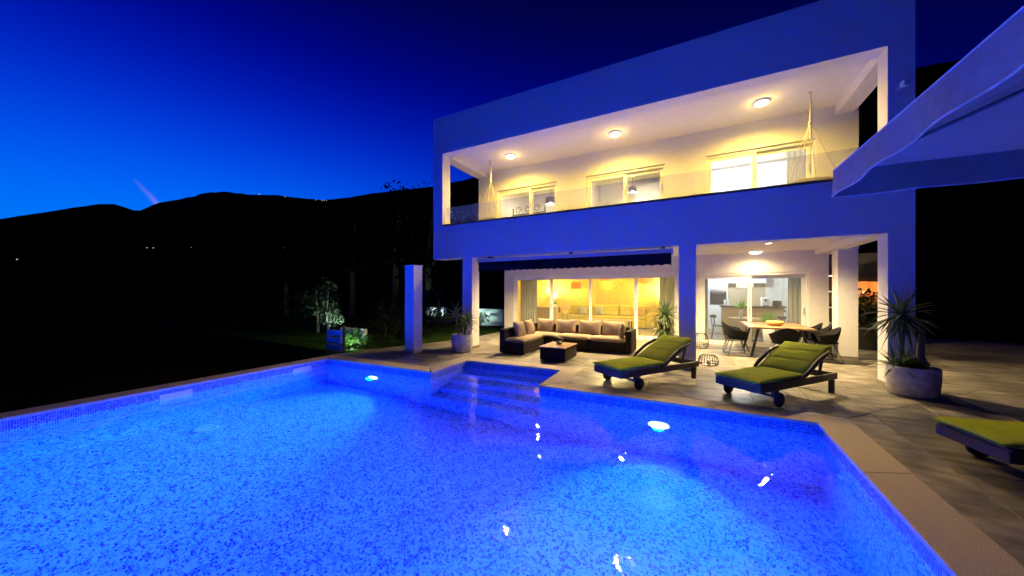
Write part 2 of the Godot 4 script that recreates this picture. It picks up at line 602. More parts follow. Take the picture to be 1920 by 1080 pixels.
func setting() -> void:
	# ground sheet with a hole where the terrace stands
	var s := S()
	var x0 := -8.24; var x1 := 9.9; var d0 := -2.6; var d1 := 18.0
	for r in [[-2500.0, x0, -2500.0, 2500.0], [x1, 2500.0, -2500.0, 2500.0], [x0, x1, -2500.0, d0], [x0, x1, d1, 2500.0]]:
		quad(s, P(r[0], -0.35, r[2]), P(r[1], -0.35, r[2]), P(r[1], -0.35, r[3]), P(r[0], -0.35, r[3]), Vector3.UP)
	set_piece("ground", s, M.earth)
	# hills: ridge given as (bearing in degrees from -z, rise over run seen from the terrace)
	var rows := []
	for a in range(-360, 361):
		var az := a * 0.5
		var col := []
		for r in HILL_ROWS:
			col.append(Vector3(sin(deg_to_rad(az)) * r, hill_height(az, r), -cos(deg_to_rad(az)) * r))
		rows.append(col)
	s = S()
	s.set_smooth_group(0)
	for i in rows.size() - 1:
		for k in HILL_ROWS.size() - 1:
			quad(s, rows[i][k], rows[i + 1][k], rows[i + 1][k + 1], rows[i][k + 1], Vector3.UP)
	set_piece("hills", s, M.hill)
	# lawn left of the terrace
	s = S()
	prism(s, PackedVector2Array([Vector2(-8.26, 5.62), Vector2(-8.1, 6.5), Vector2(-7.3, 8.6), Vector2(-6.98, 10.2), Vector2(-6.98, 18.0), Vector2(-30, 26), Vector2(-30, 7.5), Vector2(-10.5, 6.1)]), -0.36, -0.05)
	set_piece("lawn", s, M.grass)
	terrace()
	pool()

func terrace() -> void:
	var outline := PackedVector2Array([Vector2(-8.22, 5.60), Vector2(-8.1, 6.5), Vector2(-7.3, 8.6), Vector2(-6.97, 10.2), Vector2(-6.97, 12.2), Vector2(3.42, 12.2), Vector2(3.42, 17.4), Vector2(8.9, 17.4), Vector2(8.9, 1.2), Vector2(1.5, 1.2), Vector2(1.5, 5.4), Vector2(-7.9, 5.3)])
	var hole := PackedVector2Array(COPING_OUT)
	var grown := Geometry2D.offset_polygon(hole, 0.003)[0]
	var s := S()
	for poly in Geometry2D.clip_polygons(outline, hole):
		prism(s, poly, -0.5, -0.012)
	# strip behind the camera and under the house
	bb(s, -8.08, 8.9, -0.5, -0.012, -2.6, -0.24)
	bb(s, 1.665, 8.9, -0.5, -0.0125, -0.24, 1.2)
	bb(s, -6.97, 3.42, -0.5, -0.0125, 12.2, 17.4)
	var t := set_piece("terrace", s, M.joint)
	# stone tiles: long side along the house behind the pool, along the pool on its right, with a diagonal cut between
	var far_region := PackedVector2Array([Vector2(-20, -20), Vector2(1.0, -20), Vector2(1.0, 5.06), Vector2(1.70, 5.86), Vector2(16.7, 22.8), Vector2(-20, 22.8)])
	var right_region := PackedVector2Array([Vector2(1.0, -20), Vector2(1.0, 5.06), Vector2(1.70, 5.86), Vector2(16.7, 22.8), Vector2(30, -20)])
	var count := 0
	var r := RandomNumberGenerator.new()
	r.seed = 11
	for reg in [[far_region, Vector2(1.5, 0.75), Vector2(-9.0, 5.1)], [right_region, Vector2(0.75, 1.5), Vector2(1.28, 0.9)]]:
		var z: Vector2 = reg[1]
		for i in 22:
			for j in 22:
				var o: Vector2 = reg[2] + Vector2(i, j) * z
				if z.x > 1.0:
					o.x += 0.75 * (j % 2)
				else:
					o.y += 0.75 * (i % 2)
				if (z.x > 1.0 and o.x > 8.0) or o.y > 17.0:
					continue
				var g := 0.0025
				var rect := PackedVector2Array([o + Vector2(g, g), o + Vector2(z.x - g, g), o + z - Vector2(g, g), o + Vector2(g, z.y - g)])
				for a in Geometry2D.intersect_polygons(rect, outline):
					for b in Geometry2D.intersect_polygons(a, Geometry2D.offset_polygon(reg[0], -0.003)[0]):
						for c in Geometry2D.clip_polygons(b, grown):
							var area2 := 0.0
							for k in c.size():
								area2 += c[k].cross(c[(k + 1) % c.size()])
							if absf(area2) < 0.01 or count >= 330:
								continue
							s = S()
							prism(s, c, -0.02, r.randf_range(-0.0012, 0.0008), 0.0025)
							part("tile", s, M["tile_%d" % r.randi_range(0, 4)], t)
							count += 1
	print("tiles ", count)

func wall_strip(s: SurfaceTool, a: Vector2, b: Vector2, y0: float, y1: float, thick: float) -> void:
	# a slab whose inner face runs from a to b; the slab lies on the left of a->b
	var e := (b - a).normalized()
	var n := Vector2(-e.y, e.x)
	prism(s, PackedVector2Array([a, b, b + n * thick, a + n * thick]), y0, y1)

func pool() -> void:
	var t := thing("swimming_pool", "blue mosaic swimming pool lit from below in front of the house", "swimming pool", P(-3.2, FLOOR, 2.7))
	var n := POOL.size()
	var s := S()
	prism(s, PackedVector2Array([Vector2(-8.0, -0.1), Vector2(-8.1, 5.5), Vector2(1.6, 5.75), Vector2(1.5, -0.1)]), FLOOR - 0.15, FLOOR)
	part("pool_floor", s, M.mosaic, t)
	for k in n:
		var a: Vector2 = POOL[k]
		var b: Vector2 = POOL[(k + 1) % n]
		var low := FLOOR - 0.1 if k < 2 or k > 5 else FLOOR - 0.12
		s = S()
		wall_strip(s, a, b, low, WATER + 0.012, 0.12)
		part("pool_wall", s, M.mosaic, t)
		s = S()
		wall_strip(s, a, b, WATER + 0.012, -0.035, 0.12)
		part("waterline_band", s, M.mosaic_band, t)
	# steps in the alcove, going down towards the pool
	for k in 4:
		s = S()
		var f0 := k / 4.0
		var f1 := (k + 1) / 4.0
		var la: Vector2 = POOL[3].lerp(POOL[2], f0)
		var lb: Vector2 = POOL[3].lerp(POOL[2], f1)
		var ra: Vector2 = POOL[4].lerp(POOL[5], f0)
		var rb: Vector2 = POOL[4].lerp(POOL[5], f1)
		prism(s, PackedVector2Array([la, ra, rb, lb]), FLOOR - 0.1, -0.40 - 0.27 * k, 0.01)
		part("step", s, M.mosaic, t)
	# coping stones
	var r := RandomNumberGenerator.new()
	r.seed = 5
	for k in n:
		var a: Vector2 = POOL[k]
		var b: Vector2 = POOL[(k + 1) % n]
		var A: Vector2 = COPING_OUT[k]
		var B: Vector2 = COPING_OUT[(k + 1) % n]
		var e := (b - a).normalized()
		var nn := Vector2(e.y, -e.x) * 0.025
		var m := maxi(1, roundi(a.distance_to(b) / 1.3))
		for q in m:
			var f0 := float(q) / m
			var f1 := float(q + 1) / m
			var g := e * 0.0015
			var pa := nn; var pb := nn
			if q == 0:
				pa = nn + (Vector2(POOL[k]) - Vector2(POOL[(k + n - 1) % n])).normalized().orthogonal() * -0.0
			s = S()
			prism(s, PackedVector2Array([a.lerp(b, f0) + g + pa, b.lerp(a, 1.0 - f1) - g + pb, A.lerp(B, f1) - g, A.lerp(B, f0) + g]), -0.038, 0.002 + r.randf_range(-0.0005, 0.0005), 0.006)
			part("coping_stone", s, M.coping, t)
	# skimmers, drain, inlets
	for d in [2.45, 4.6]:
		s = S()
		var x: float = lerpf(-7.76, -7.88, (d - 0.12) / 5.11)
		bb(s, x - 0.02, x + 0.012, -0.30, -0.27, d - 0.21, d + 0.21, 0.004)
		bb(s, x - 0.02, x + 0.012, -0.12, -0.10, d - 0.21, d + 0.21, 0.004)
		bb(s, x - 0.02, x + 0.012, -0.27, -0.12, d - 0.21, d - 0.185, 0.004)
		bb(s, x - 0.02, x + 0.012, -0.27, -0.12, d + 0.185, d + 0.21, 0.004)
		bb(s, x - 0.02, x + 0.006, -0.268, -0.122, d - 0.184, d + 0.184)
		part("skimmer", s, M.white_plastic, t)
	s = S()
	lathe(s, [Vector2(0.16, 0.0), Vector2(0.155, 0.02), Vector2(0.11, 0.035), Vector2(0.1, 0.025), Vector2(0.0, 0.03)], P(-7.1, FLOOR, 2.6), 28)
	part("drain_cover", s, M.white_plastic, t)
	for q in [[-7.76, -1.3], [-7.60, -1.3], [-7.68, -1.16]]:
		s = S()
		lathe(s, [Vector2(0.05, 0.0), Vector2(0.05, 0.015), Vector2(0.02, 0.02), Vector2(0.0, 0.012)], P(q[0], q[1], 5.235), 16, Basis(Vector3.RIGHT, PI / 2))
		part("inlet_nozzle", s, M.white_plastic, t)
	s = S()
	lathe(s, [Vector2(0.05, 0.0), Vector2(0.05, 0.015), Vector2(0.02, 0.02), Vector2(0.0, 0.012)], P(1.335, -0.62, 4.8), 16, Basis(Vector3.BACK, PI / 2))
	part("inlet_nozzle", s, M.white_plastic, t)
	# underwater lamps in the far wall
	var blue := lin(0.0, 0.043, 1.0)
	var white := lin(0.05, 0.56, 1.0)
	for q in [[-6.33, 5.275, 1.0, "nearest the far left corner", 0.85, 0.95], [-0.48, 5.46, 1.0, "below the green sun loungers", 1.0, 1.35]]:
		var at := P(q[0], -0.66, q[1])
		var o := Vector3(0, 0, q[2])
		var lt := thing("pool_lamp", "round white underwater lamp " + q[3], "lamp", at, "underwater pool lamps")
		var turn := Basis(Vector3.RIGHT, PI / 2 * q[2])
		s = S()
		lathe(s, [Vector2(0.168, 0.0), Vector2(0.168, 0.012), Vector2(0.155, 0.016), Vector2(0.15, 0.01)], at, 28, turn)
		part("ring", s, M.white_plastic, lt)
		s = S()
		lathe(s, [Vector2(0.15, 0.014), Vector2(0.1, 0.034), Vector2(0.0, 0.045)], at, 28, turn)
		part("lens", s, M.lamp_pool, lt)
		spot(lt, at + o * 0.1, o + Vector3(0, -0.25, 0), blue, POOL_E * q[4], 80.0, 0.08, 1.0)
		spot(lt, at + o * 0.1, o + Vector3(0.02, -0.85, 0), white, POOL_E * 0.26 * q[5], 43.0, 0.08, 1.0)
	# water
	var v := PackedVector3Array()
	var nr := PackedVector3Array()
	var ix := PackedInt32Array()
	var waves := []
	var wr := RandomNumberGenerator.new()
	wr.seed = 8
	for k in 14:
		var a := wr.randf() * TAU
		var lam := wr.randf_range(0.2, 1.2)
		waves.append([Vector2(cos(a), sin(a)) * TAU / lam, wr.randf() * TAU, 0.009 * lam / TAU * pow(lam, 0.15)])
	for rect in [[-7.93, 1.39, 0.08, 5.52, 0.04], [-4.80, -2.36, 5.52, 6.74, 0.04]]:
		var nx := int((rect[1] - rect[0]) / rect[4])
		var nd := int((rect[3] - rect[2]) / rect[4])
		var first := v.size()
		for j in nd + 1:
			for i in nx + 1:
				var x: float = lerpf(rect[0], rect[1], float(i) / nx)
				var d: float = lerpf(rect[2], rect[3], float(j) / nd)
				var y := 0.0
				var gx := 0.0
				var gd := 0.0
				var wx := x + 0.12 * sin(d * 2.3 + 0.7) + 0.05 * sin(x * 5.1 + d)
				var wd := d + 0.12 * sin(x * 1.9) + 0.05 * sin(d * 4.7 - x)
				for w in waves:
					var ph: float = w[0].x * wx + w[0].y * wd + w[1]
					y += w[2] * sin(ph)
					gx += w[2] * w[0].x * cos(ph)
					gd += w[2] * w[0].y * cos(ph)
				v.append(P(x, WATER + y, d))
				nr.append(Vector3(-gx, 1.0, gd).normalized())
		for j in nd:
			for i in nx:
				var a := first + j * (nx + 1) + i
				ix.append_array([a + nx + 1, a + nx + 2, a + 1, a + nx + 1, a + 1, a])
	# the strip between the main rectangle and the far edge, which is not quite square to it
	var arr := []
	arr.resize(Mesh.ARRAY_MAX)
	arr[Mesh.ARRAY_VERTEX] = v
	arr[Mesh.ARRAY_NORMAL] = nr
	arr[Mesh.ARRAY_INDEX] = ix
	var am := ArrayMesh.new()
	am.add_surface_from_arrays(Mesh.PRIMITIVE_TRIANGLES, arr)
	var o := node_of("water", am, M.water, self)
	o.set_meta("kind", "structure")

const POOL_E := 235.0

# ---------------------------------------------------------------- house
const DF := 7.98      # depth of the house front
const XL := -6.97
const XR := 3.13

# wall along x between two depths with openings [x0, x1, y0, y1]
func wall_open(s: SurfaceTool, x0: float, x1: float, y0: float, y1: float, d0: float, d1: float, holes: Array) -> void:
	var x := x0
	for h in holes:
		if h[0] > x:
			bb(s, x, h[0], y0, y1, d0, d1)
		if h[2] > y0:
			bb(s, h[0], h[1], y0, h[2], d0, d1)
		if h[3] < y1:
			bb(s, h[0], h[1], h[3], y1, d0, d1)
		x = h[1]
	if x < x1:
		bb(s, x, x1, y0, y1, d0, d1)

# glazed unit: outer frame as the part, sashes and panes below it
func glazing(par: Node3D, x0: float, x1: float, y0: float, y1: float, d: float, splits: Array, open := -1) -> void:
	var s := S()
	var w := 0.05
	bb(s, x0, x0 + w, y0, y1, d, d + 0.16, 0.004)
	bb(s, x1 - w, x1, y0, y1, d, d + 0.16, 0.004)
	bb(s, x0 + w, x1 - w, y1 - 0.07, y1, d + 0.001, d + 0.159, 0.004)
	bb(s, x0 + w, x1 - w, y0, y0 + 0.025, d + 0.001, d + 0.159, 0.004)
	var f := part("window", s, M.white_frame, par)
	if f.position != Vector3.ZERO:
		f.set_meta("kid", true)
	var xs := [x0 + w] + splits + [x1 - w]
	for k in xs.size() - 1:
		if k == open:
			continue
		var dd := d + (0.03 if k % 2 == 0 else 0.095)
		var a: float = xs[k] - (0.035 if k > 0 else 0.0)
		var b: float = xs[k + 1] + (0.035 if k < xs.size() - 2 else 0.0)
		var ya := y0 + 0.027
		var yb := y1 - 0.072
		s = S()
		bb(s, a, a + 0.09, ya, yb, dd, dd + 0.05, 0.006)
		bb(s, b - 0.09, b, ya, yb, dd, dd + 0.05, 0.006)
		bb(s, a + 0.09, b - 0.09, yb - 0.09, yb, dd + 0.001, dd + 0.049, 0.006)
		bb(s, a + 0.09, b - 0.09, ya, ya + 0.09, dd + 0.001, dd + 0.049, 0.006)
		part("sash", s, M.white_frame, f)
		s = S()
		bb(s, a + 0.07, b - 0.07, ya + 0.08, yb - 0.07, dd + 0.022, dd + 0.028)
		part("pane", s, M.pane, f)
		s = S()
		bb(s, b - 0.055, b - 0.02, y0 + 0.95, y0 + 1.15, dd - 0.02, dd, 0.005)
		part("handle", s, M.steel, f)

func house() -> void:
	var t := thing("modern_house", "white two-storey flat-roofed house with balcony, turned blue by pool light", "house", P(-1.9, 0, 12.0))
	var th := 0.36
	var s := S()
	bb(s, XL, XR, 5.70, 6.80, DF, DF + th)
	bb(s, XL, -6.62, 3.55, 5.70, DF, DF + th)
	bb(s, 2.81, XR, 3.55, 5.70, DF, DF + th)
	bb(s, XL, XR, 2.585, 3.55, DF, DF + th)
	part("facade", s, M.plaster, t)
	for c in [[-5.89, -5.56], [-0.32, 0.0], [2.81, 3.13]]:
		s = S()
		bb(s, c[0], c[1], 0.0, 2.585, DF, DF + th)
		var col := part("column", s, M.plaster, t)
		s = S()
		bb(s, c[0] - 0.012, c[1] + 0.012, 0.002, 0.08, DF + 0.02, DF + th + 0.012)
		part("skirting", s, M.skirting, col)
	# free column and beams at the right end of the covered terrace
	s = S()
	bb(s, 3.0, 3.36, 0.0, 2.62, 10.95, 11.35)
	var fc := part("column", s, M.plaster, t)
	s = S()
	bb(s, 2.988, 3.372, 0.002, 0.08, 10.938, 11.362)
	part("skirting", s, M.skirting, fc)
	s = S()
	bb(s, 2.86, XR, 2.62, 2.76, DF + th, 10.9)
	bb(s, 2.86, 3.36, 2.62, 2.76, 10.9, 12.2)
	part("beam", s, M.plaster, t)
	s = S()
	bb(s, 2.81, XR, 5.65, 5.86, DF + th, 10.4)
	part("beam", s, M.plaster, t)
	s = S()
	bb(s, XL, -6.62, 5.71, 5.86, DF + th, 10.4)
	part("beam", s, M.plaster, t)
	# slabs
	s = S()
	bb(s, XL, XR, 2.76, 3.46, DF + th, 10.9)
	bb(s, XL, 3.36, 2.76, 3.46, 10.9, 17.0)
	part("ceiling_slab", s, M.plaster, t)
	s = S()
	bb(s, XL, XR, 5.86, 6.25, DF + th, 10.9)
	bb(s, XL, 3.2, 5.86, 6.25, 10.9, 15.0)
	part("roof_slab", s, M.plaster, t)
	s = S()
	bb(s, XL + 0.01, XR - 0.01, 3.463, 3.50, DF + th, 10.4)
	part("balcony_floor", s, M.inner_floor, t)
	s = S()
	bb(s, -6.62, 2.81, 3.55, 3.60, DF - 0.012, DF + th - 0.02, 0.006)
	part("sill_plate", s, M.dark_metal, t)
	# ground floor
	s = S()
	wall_open(s, -6.9, 3.16, 0.0, 2.76, 12.2, 12.45, [[-6.47, -0.48, 0.0, 2.24], [0.1, 2.75, 0.0, 2.17]])
	part("front_wall", s, M.plaster, t)
	for q in [[-6.9, -6.65, 12.45, 17.0], [2.98, 3.16, 12.45, 17.0], [0.16, 2.98, 16.75, 17.0]]:
		s = S()
		bb(s, q[0], q[1], 0.0, 2.76, q[2], q[3])
		part("outer_wall", s, M.inner_wall, t)
	s = S()
	bb(s, -6.65, 0.04, 0.0, 2.76, 16.75, 17.0)
	bb(s, -0.02, 0.04, 0.0, 2.76, 12.45, 16.75)
	bb(s, -6.65, -6.62, 0.0, 2.76, 12.45, 16.75)
	part("inner_wall", s, M.ochre, t)
	s = S()
	bb(s, 0.04, 0.16, 0.0, 2.76, 12.45, 16.99)
	part("partition_wall", s, M.inner_wall, t)
	s = S()
	bb(s, -4.3, -1.6, 0.9, 2.5, 16.70, 16.75)
	part("stone_panel", s, M.stone_panel, t)
	s = S()
	bb(s, -6.65, 2.98, -0.012, 0.004, 12.2, 16.75)
	part("room_floor", s, M.inner_floor, t)
	# upper floor
	s = S()
	wall_open(s, -6.95, 3.2, 3.46, 5.86, 10.4, 10.65, [[-6.17, -3.94, 3.5, 5.17], [-2.99, -0.76, 3.5, 5.18], [0.22, 2.47, 3.5, 5.2]])
	part("front_wall", s, M.plaster, t)
	s = S()
	bb(s, -6.95, -6.75, 3.46, 5.86, 10.65, 15.0)
	bb(s, 3.0, 3.2, 3.46, 5.86, 10.65, 15.0)
	bb(s, -6.75, 3.0, 3.46, 5.86, 14.0, 14.2)
	bb(s, -3.6, -3.45, 3.46, 5.86, 10.65, 14.0)
	bb(s, -0.3, -0.15, 3.46, 5.86, 10.65, 14.0)
	part("room_wall", s, M.inner_wall, t)
	s = S()
	bb(s, -6.75, 3.0, 3.463, 3.48, 10.4, 14.0)
	part("room_floor", s, M.inner_floor, t)
	glazing(t, -6.47, -0.48, 0.006, 2.24, 12.22, [-4.88, -3.37, -1.8])
	glazing(t, 0.1, 2.75, 0.006, 2.17, 12.22, [1.4])
	glazing(t, -6.17, -3.94, 3.505, 5.17, 10.46, [-4.92])
	glazing(t, -2.99, -0.76, 3.505, 5.18, 10.46, [-1.84])
	glazing(t, 0.22, 2.47, 3.505, 5.2, 10.46, [1.3])
	# glass balustrade
	var cuts := [-6.60, -2.84, 0.0, 2.79]
	for k in 3:
		s = S()
		bb(s, cuts[k] + 0.006, cuts[k + 1] - 0.006, 3.602, 4.13, DF + 0.16, DF + 0.172)
		part("balustrade_pane", s, M.balustrade_glass, t)
	for x in [-6.58, -2.84, 0.0, 2.77]:
		s = S()
		bb(s, x - 0.02, x + 0.02, 3.601, 3.68, DF + 0.15, DF + 0.182, 0.003)
		part("balustrade_clamp", s, M.steel, t)
	# flood lamp box high on the right of the front
	s = S()
	bx(s, P(2.99, 4.99, DF - 0.05), Vector3(0.1, 0.09, 0.09), Basis(Vector3.UP, 0.4), 0.01)
	bx(s, P(2.93, 4.95, DF - 0.02), Vector3(0.05, 0.03, 0.04), Basis.IDENTITY, 0.004)
	part("motion_sensor", s, M.white_plastic, t)

func ceiling_lamp(at: Vector3, label: String, group: String, r: float, e: float, m: Material, recessed := false, c := lin(1.0, 0.72, 0.34)) -> void:
	var t := thing("ceiling_lamp", label, "lamp", at, group)
	var s := S()
	if recessed:
		lathe(s, [Vector2(r + 0.02, 0.0), Vector2(r + 0.02, -0.012), Vector2(r, -0.014), Vector2(r, -0.004)].map(func(p): return Vector2(p.x, p.y)), at, 24)
		part("ring", s, M.steel, t)
		s = S()
		lathe(s, [Vector2(0.0, -0.012), Vector2(r, -0.006)], at, 24)
		part("lens", s, m, t)
		spot(t, at + Vector3(0, -0.03, 0), Vector3.DOWN, c, e, 76.0, 0.05)
	else:
		lathe(s, [Vector2(0.0, -0.03), Vector2(r * 1.12, -0.03), Vector2(r * 1.12, 0.0)], at, 32)
		part("base", s, M.white_plastic, t)
		s = S()
		lathe(s, [Vector2(0.0, -0.085), Vector2(r * 0.6, -0.08), Vector2(r * 0.92, -0.06), Vector2(r, -0.031)], at, 32)
		part("diffuser", s, m, t)
		spot(t, at + Vector3(0, -0.12, 0), Vector3.DOWN, c, e, 87.0, 0.06, 0.8)
		omni(t, at + Vector3(0, -0.17, 0), c, e * 0.018, 0.05)

func lamps() -> void:
	for q in [[-5.09, "left of the three on the balcony ceiling"], [-1.91, "in the middle of the balcony ceiling"], [1.29, "right of the three on the balcony ceiling"]]:
		ceiling_lamp(P(q[0], 5.859, 9.38), "round glowing ceiling lamp, " + q[1], "balcony ceiling lamps", 0.135, BALC_E, M.lamp_warm, false, lin(1.0, 0.65, 0.1))
	for q in [[-4.57, "above the chaise end of the sofa"], [-1.70, "above the right end of the sofa"], [1.51, "just inside the opening before the dining table"]]:
		ceiling_lamp(P(q[0], 2.759, 9.97), "small bright recessed spot lamp " + q[1], "recessed terrace spot lamps", 0.075, SPOT_E, M.lamp_spot, true)
	ceiling_lamp(P(1.47, 2.759, 11.7), "round glowing ceiling lamp above the dining table", "", 0.15, DINE_E, M.lamp_warm)

const BALC_E := 12.5
const SPOT_E := 36.0
const DINE_E := 3.4

func awning() -> void:
	var x0 := -5.37
	var x1 := -0.46
	var t := thing("awning", "rolled-in dark navy awning with scalloped valance above the sofa", "awning", P(-2.9, 2.17, 8.2))
	var s := S()
	bb(s, x0, x1, 2.44, 2.535, DF + 0.03, DF + 0.2, 0.012)
	part("front_bar", s, M.awning_metal, t)
	s = S()
	tube(s, [P(x0 + 0.02, 2.49, DF + 0.27), P(x1 - 0.02, 2.49, DF + 0.27)], 0.065, 14)
	part("cloth_roll", s, M.awning_cloth, t)
	s = S()
	var n := 180
	var y := func(f: float) -> float: return 2.175 + 0.022 * absf(sin(f * PI * 26.0))
	for k in n:
		var f0 := float(k) / n
		var f1 := float(k + 1) / n
		var a := lerpf(x0, x1, f0)
		var b := lerpf(x0, x1, f1)
		var da := DF + 0.045 + 0.012 * sin(f0 * 95.0)
		var db := DF + 0.045 + 0.012 * sin(f1 * 95.0)
		for q in [[0.0, Vector3.BACK], [0.004, Vector3.FORWARD]]:
			quad(s, P(a, 2.442, DF + 0.045 + q[0]), P(b, 2.442, DF + 0.045 + q[0]), P(b, y.call(f1), db + q[0]), P(a, y.call(f0), da + q[0]), q[1])
	part("valance", s, M.awning_cloth, t)
	for x in [-5.02, -2.7, -0.62]:
		s = S()
		bb(s, x - 0.035, x + 0.035, 2.535, 2.588, DF + 0.06, DF + 0.24, 0.004)
		part("bracket", s, M.dark_metal, t)
	for x in [x0 - 0.03, x1]:
		s = S()
		bb(s, x, x + 0.03, 2.40, 2.55, DF + 0.01, DF + 0.33, 0.006)
		part("end_cap", s, M.awning_metal, t)

func hanging_chairs() -> void:
	for q in [[-5.86, 9.46, "at the left end of the balcony"], [2.14, 9.42, "at the right end of the balcony"]]:
		var t := thing("hanging_chair", "rope hanging chair " + q[2], "chair", P(q[0], 3.5, q[1]), "rope hanging chairs")
		var s := S()
		var top := P(q[0], 5.86, q[1])
		var knot := P(q[0], 5.2, q[1])
		lathe(s, [Vector2(0.03, -0.03), Vector2(0.03, 0.0)], top, 12)
		tube(s, [top, P(q[0] + 0.01, 5.6, q[1]), knot], 0.017, 8)
		part("rope", s, M.rope, t)
		s = S()
		lathe(s, [Vector2(0.0, -0.05), Vector2(0.035, -0.02), Vector2(0.035, 0.02), Vector2(0.0, 0.05)], knot, 12)
		part("knot", s, M.rope, t)
		for o in [[-0.38, -0.18], [0.38, -0.16], [-0.18, 0.2], [0.15, 0.22], [-0.05, -0.2]]:
			s = S()
			tube(s, [knot, P(q[0] + o[0], 4.05, q[1] + o[1])], 0.008, 6)
			part("cord", s, M.rope, t)
		s = S()
		pillow(s, P(q[0], 3.86, q[1]), Vector3(0.85, 0.3, 0.6), Basis.IDENTITY, 2.5, 0.05)
		part("seat", s, M.canopy, t)

# ---------------------------------------------------------------- terrace furniture
func outdoor_sofa() -> void:
	var t := thing("corner_sofa", "dark wicker corner sofa with beige cushions under the awning", "sofa", P(-3.0, 0, 9.0))
	var c := 0.012
	for q in [[-4.38, -3.84, 7.78, 9.08], [-4.38, -3.47, 9.084, 9.74], [-3.466, -2.53, 9.084, 9.74], [-2.526, -1.60, 9.084, 9.74]]:
		var s := S()
		bb(s, q[0], q[1], 0.03, 0.30, q[2], q[3], c)
		part("base", s, M.wicker, t)
	var s := S()
	bb(s, -4.55, -4.384, 0.03, 0.64, 7.78, 9.90, c)
	part("backrest", s, M.wicker, t)
	s = S()
	bb(s, -4.38, -1.60, 0.03, 0.64, 9.744, 9.90, c)
	part("backrest", s, M.wicker, t)
	s = S()
	bb(s, -1.596, -1.44, 0.03, 0.60, 9.084, 9.90, c)
	part("armrest", s, M.wicker, t)
	for x in [-4.45, -3.9, -1.55]:
		for d in [9.15, 9.8]:
			s = S()
			bb(s, x - 0.03, x + 0.03, 0.0, 0.031, d - 0.03, d + 0.03)
			part("foot", s, M.black, t)
	for d in [7.85]:
		for x in [-4.45, -3.9]:
			s = S()
			bb(s, x - 0.03, x + 0.03, 0.0, 0.031, d - 0.03, d + 0.03)
			part("foot", s, M.black, t)
	for q in [[-4.38, -3.82, 7.77, 9.08], [-4.38, -3.47, 9.085, 9.74], [-3.465, -2.53, 9.06, 9.74], [-2.525, -1.60, 9.06, 9.74]]:
		s = S()
		pillow(s, P((q[0] + q[1]) / 2, 0.355, (q[2] + q[3]) / 2), Vector3(q[1] - q[0], 0.12, q[3] - q[2]), Basis.IDENTITY, 9.0, 0.0, 12)
		part("seat_cushion", s, M.beige_cloth, t)
	var lean := Basis(Vector3.RIGHT, PI / 2 - 0.28)
	for q in [[-4.0, 0.56], [-3.36, 0.66], [-2.66, 0.68], [-2.02, 0.62]]:
		s = S()
		pillow(s, P(q[0], 0.595, 9.62), Vector3(q[1], 0.2, 0.44), lean * Basis(Vector3.UP, 0.03 * sin(q[0] * 7.0)), 3.2, 0.07, 12)
		part("back_cushion", s, M.beige_cloth, t)
	for d in [8.35, 8.95]:
		s = S()
		pillow(s, P(-4.24, 0.595, d), Vector3(0.54, 0.2, 0.44), Basis(Vector3.UP, PI / 2) * lean, 3.0, 0.08, 12)
		part("back_cushion", s, M.beige_cloth, t)
	s = S()
	pillow(s, P(-1.72, 0.585, 9.36), Vector3(0.46, 0.16, 0.42), Basis(Vector3.UP, -PI / 2 + 0.12) * Basis(Vector3.RIGHT, PI / 2 - 0.18), 2.4, 0.1, 12)
	part("side_cushion", s, M.beige_cloth, t)

func coffee_table() -> void:
	var t := thing("coffee_table", "low dark wicker coffee table in front of the corner sofa", "table", P(-2.95, 0, 7.9))
	var s := S()
	bb(s, -3.24, -2.62, 0.02, 0.31, 7.42, 8.28, 0.01)
	part("body", s, M.wicker, t)
	s = S()
	bb(s, -3.26, -2.60, 0.31, 0.33, 7.40, 8.30, 0.004)
	part("table_top", s, M.table_wood, t)
	var b := thing("wire_bowl", "small dark wire bowl on the wicker coffee table", "bowl", P(-2.95, 0.33, 7.95))
	s = S()
	var c := P(-2.95, 0.33, 7.95)
	for k in 10:
		var a := PI * k / 10.0
		var pts := []
		for j in 17:
			var f := TAU * j / 16.0
			pts.append(c + Vector3(0, 0.085, 0) + (Vector3(cos(a), 0, sin(a)) * cos(f) * 1.1 + Vector3.UP * sin(f)) * 0.085)
		tube(s, pts, 0.004, 5, false)
	part("wire_cage", s, M.dark_metal, b)
	s = S()
	lathe(s, [Vector2(0.0, 0.004), Vector2(0.05, 0.004), Vector2(0.055, 0.07), Vector2(0.05, 0.07), Vector2(0.045, 0.012), Vector2(0.0, 0.012)], c, 18)
	part("candle_cup", s, M.shade_cream if false else M.white_plastic, b)

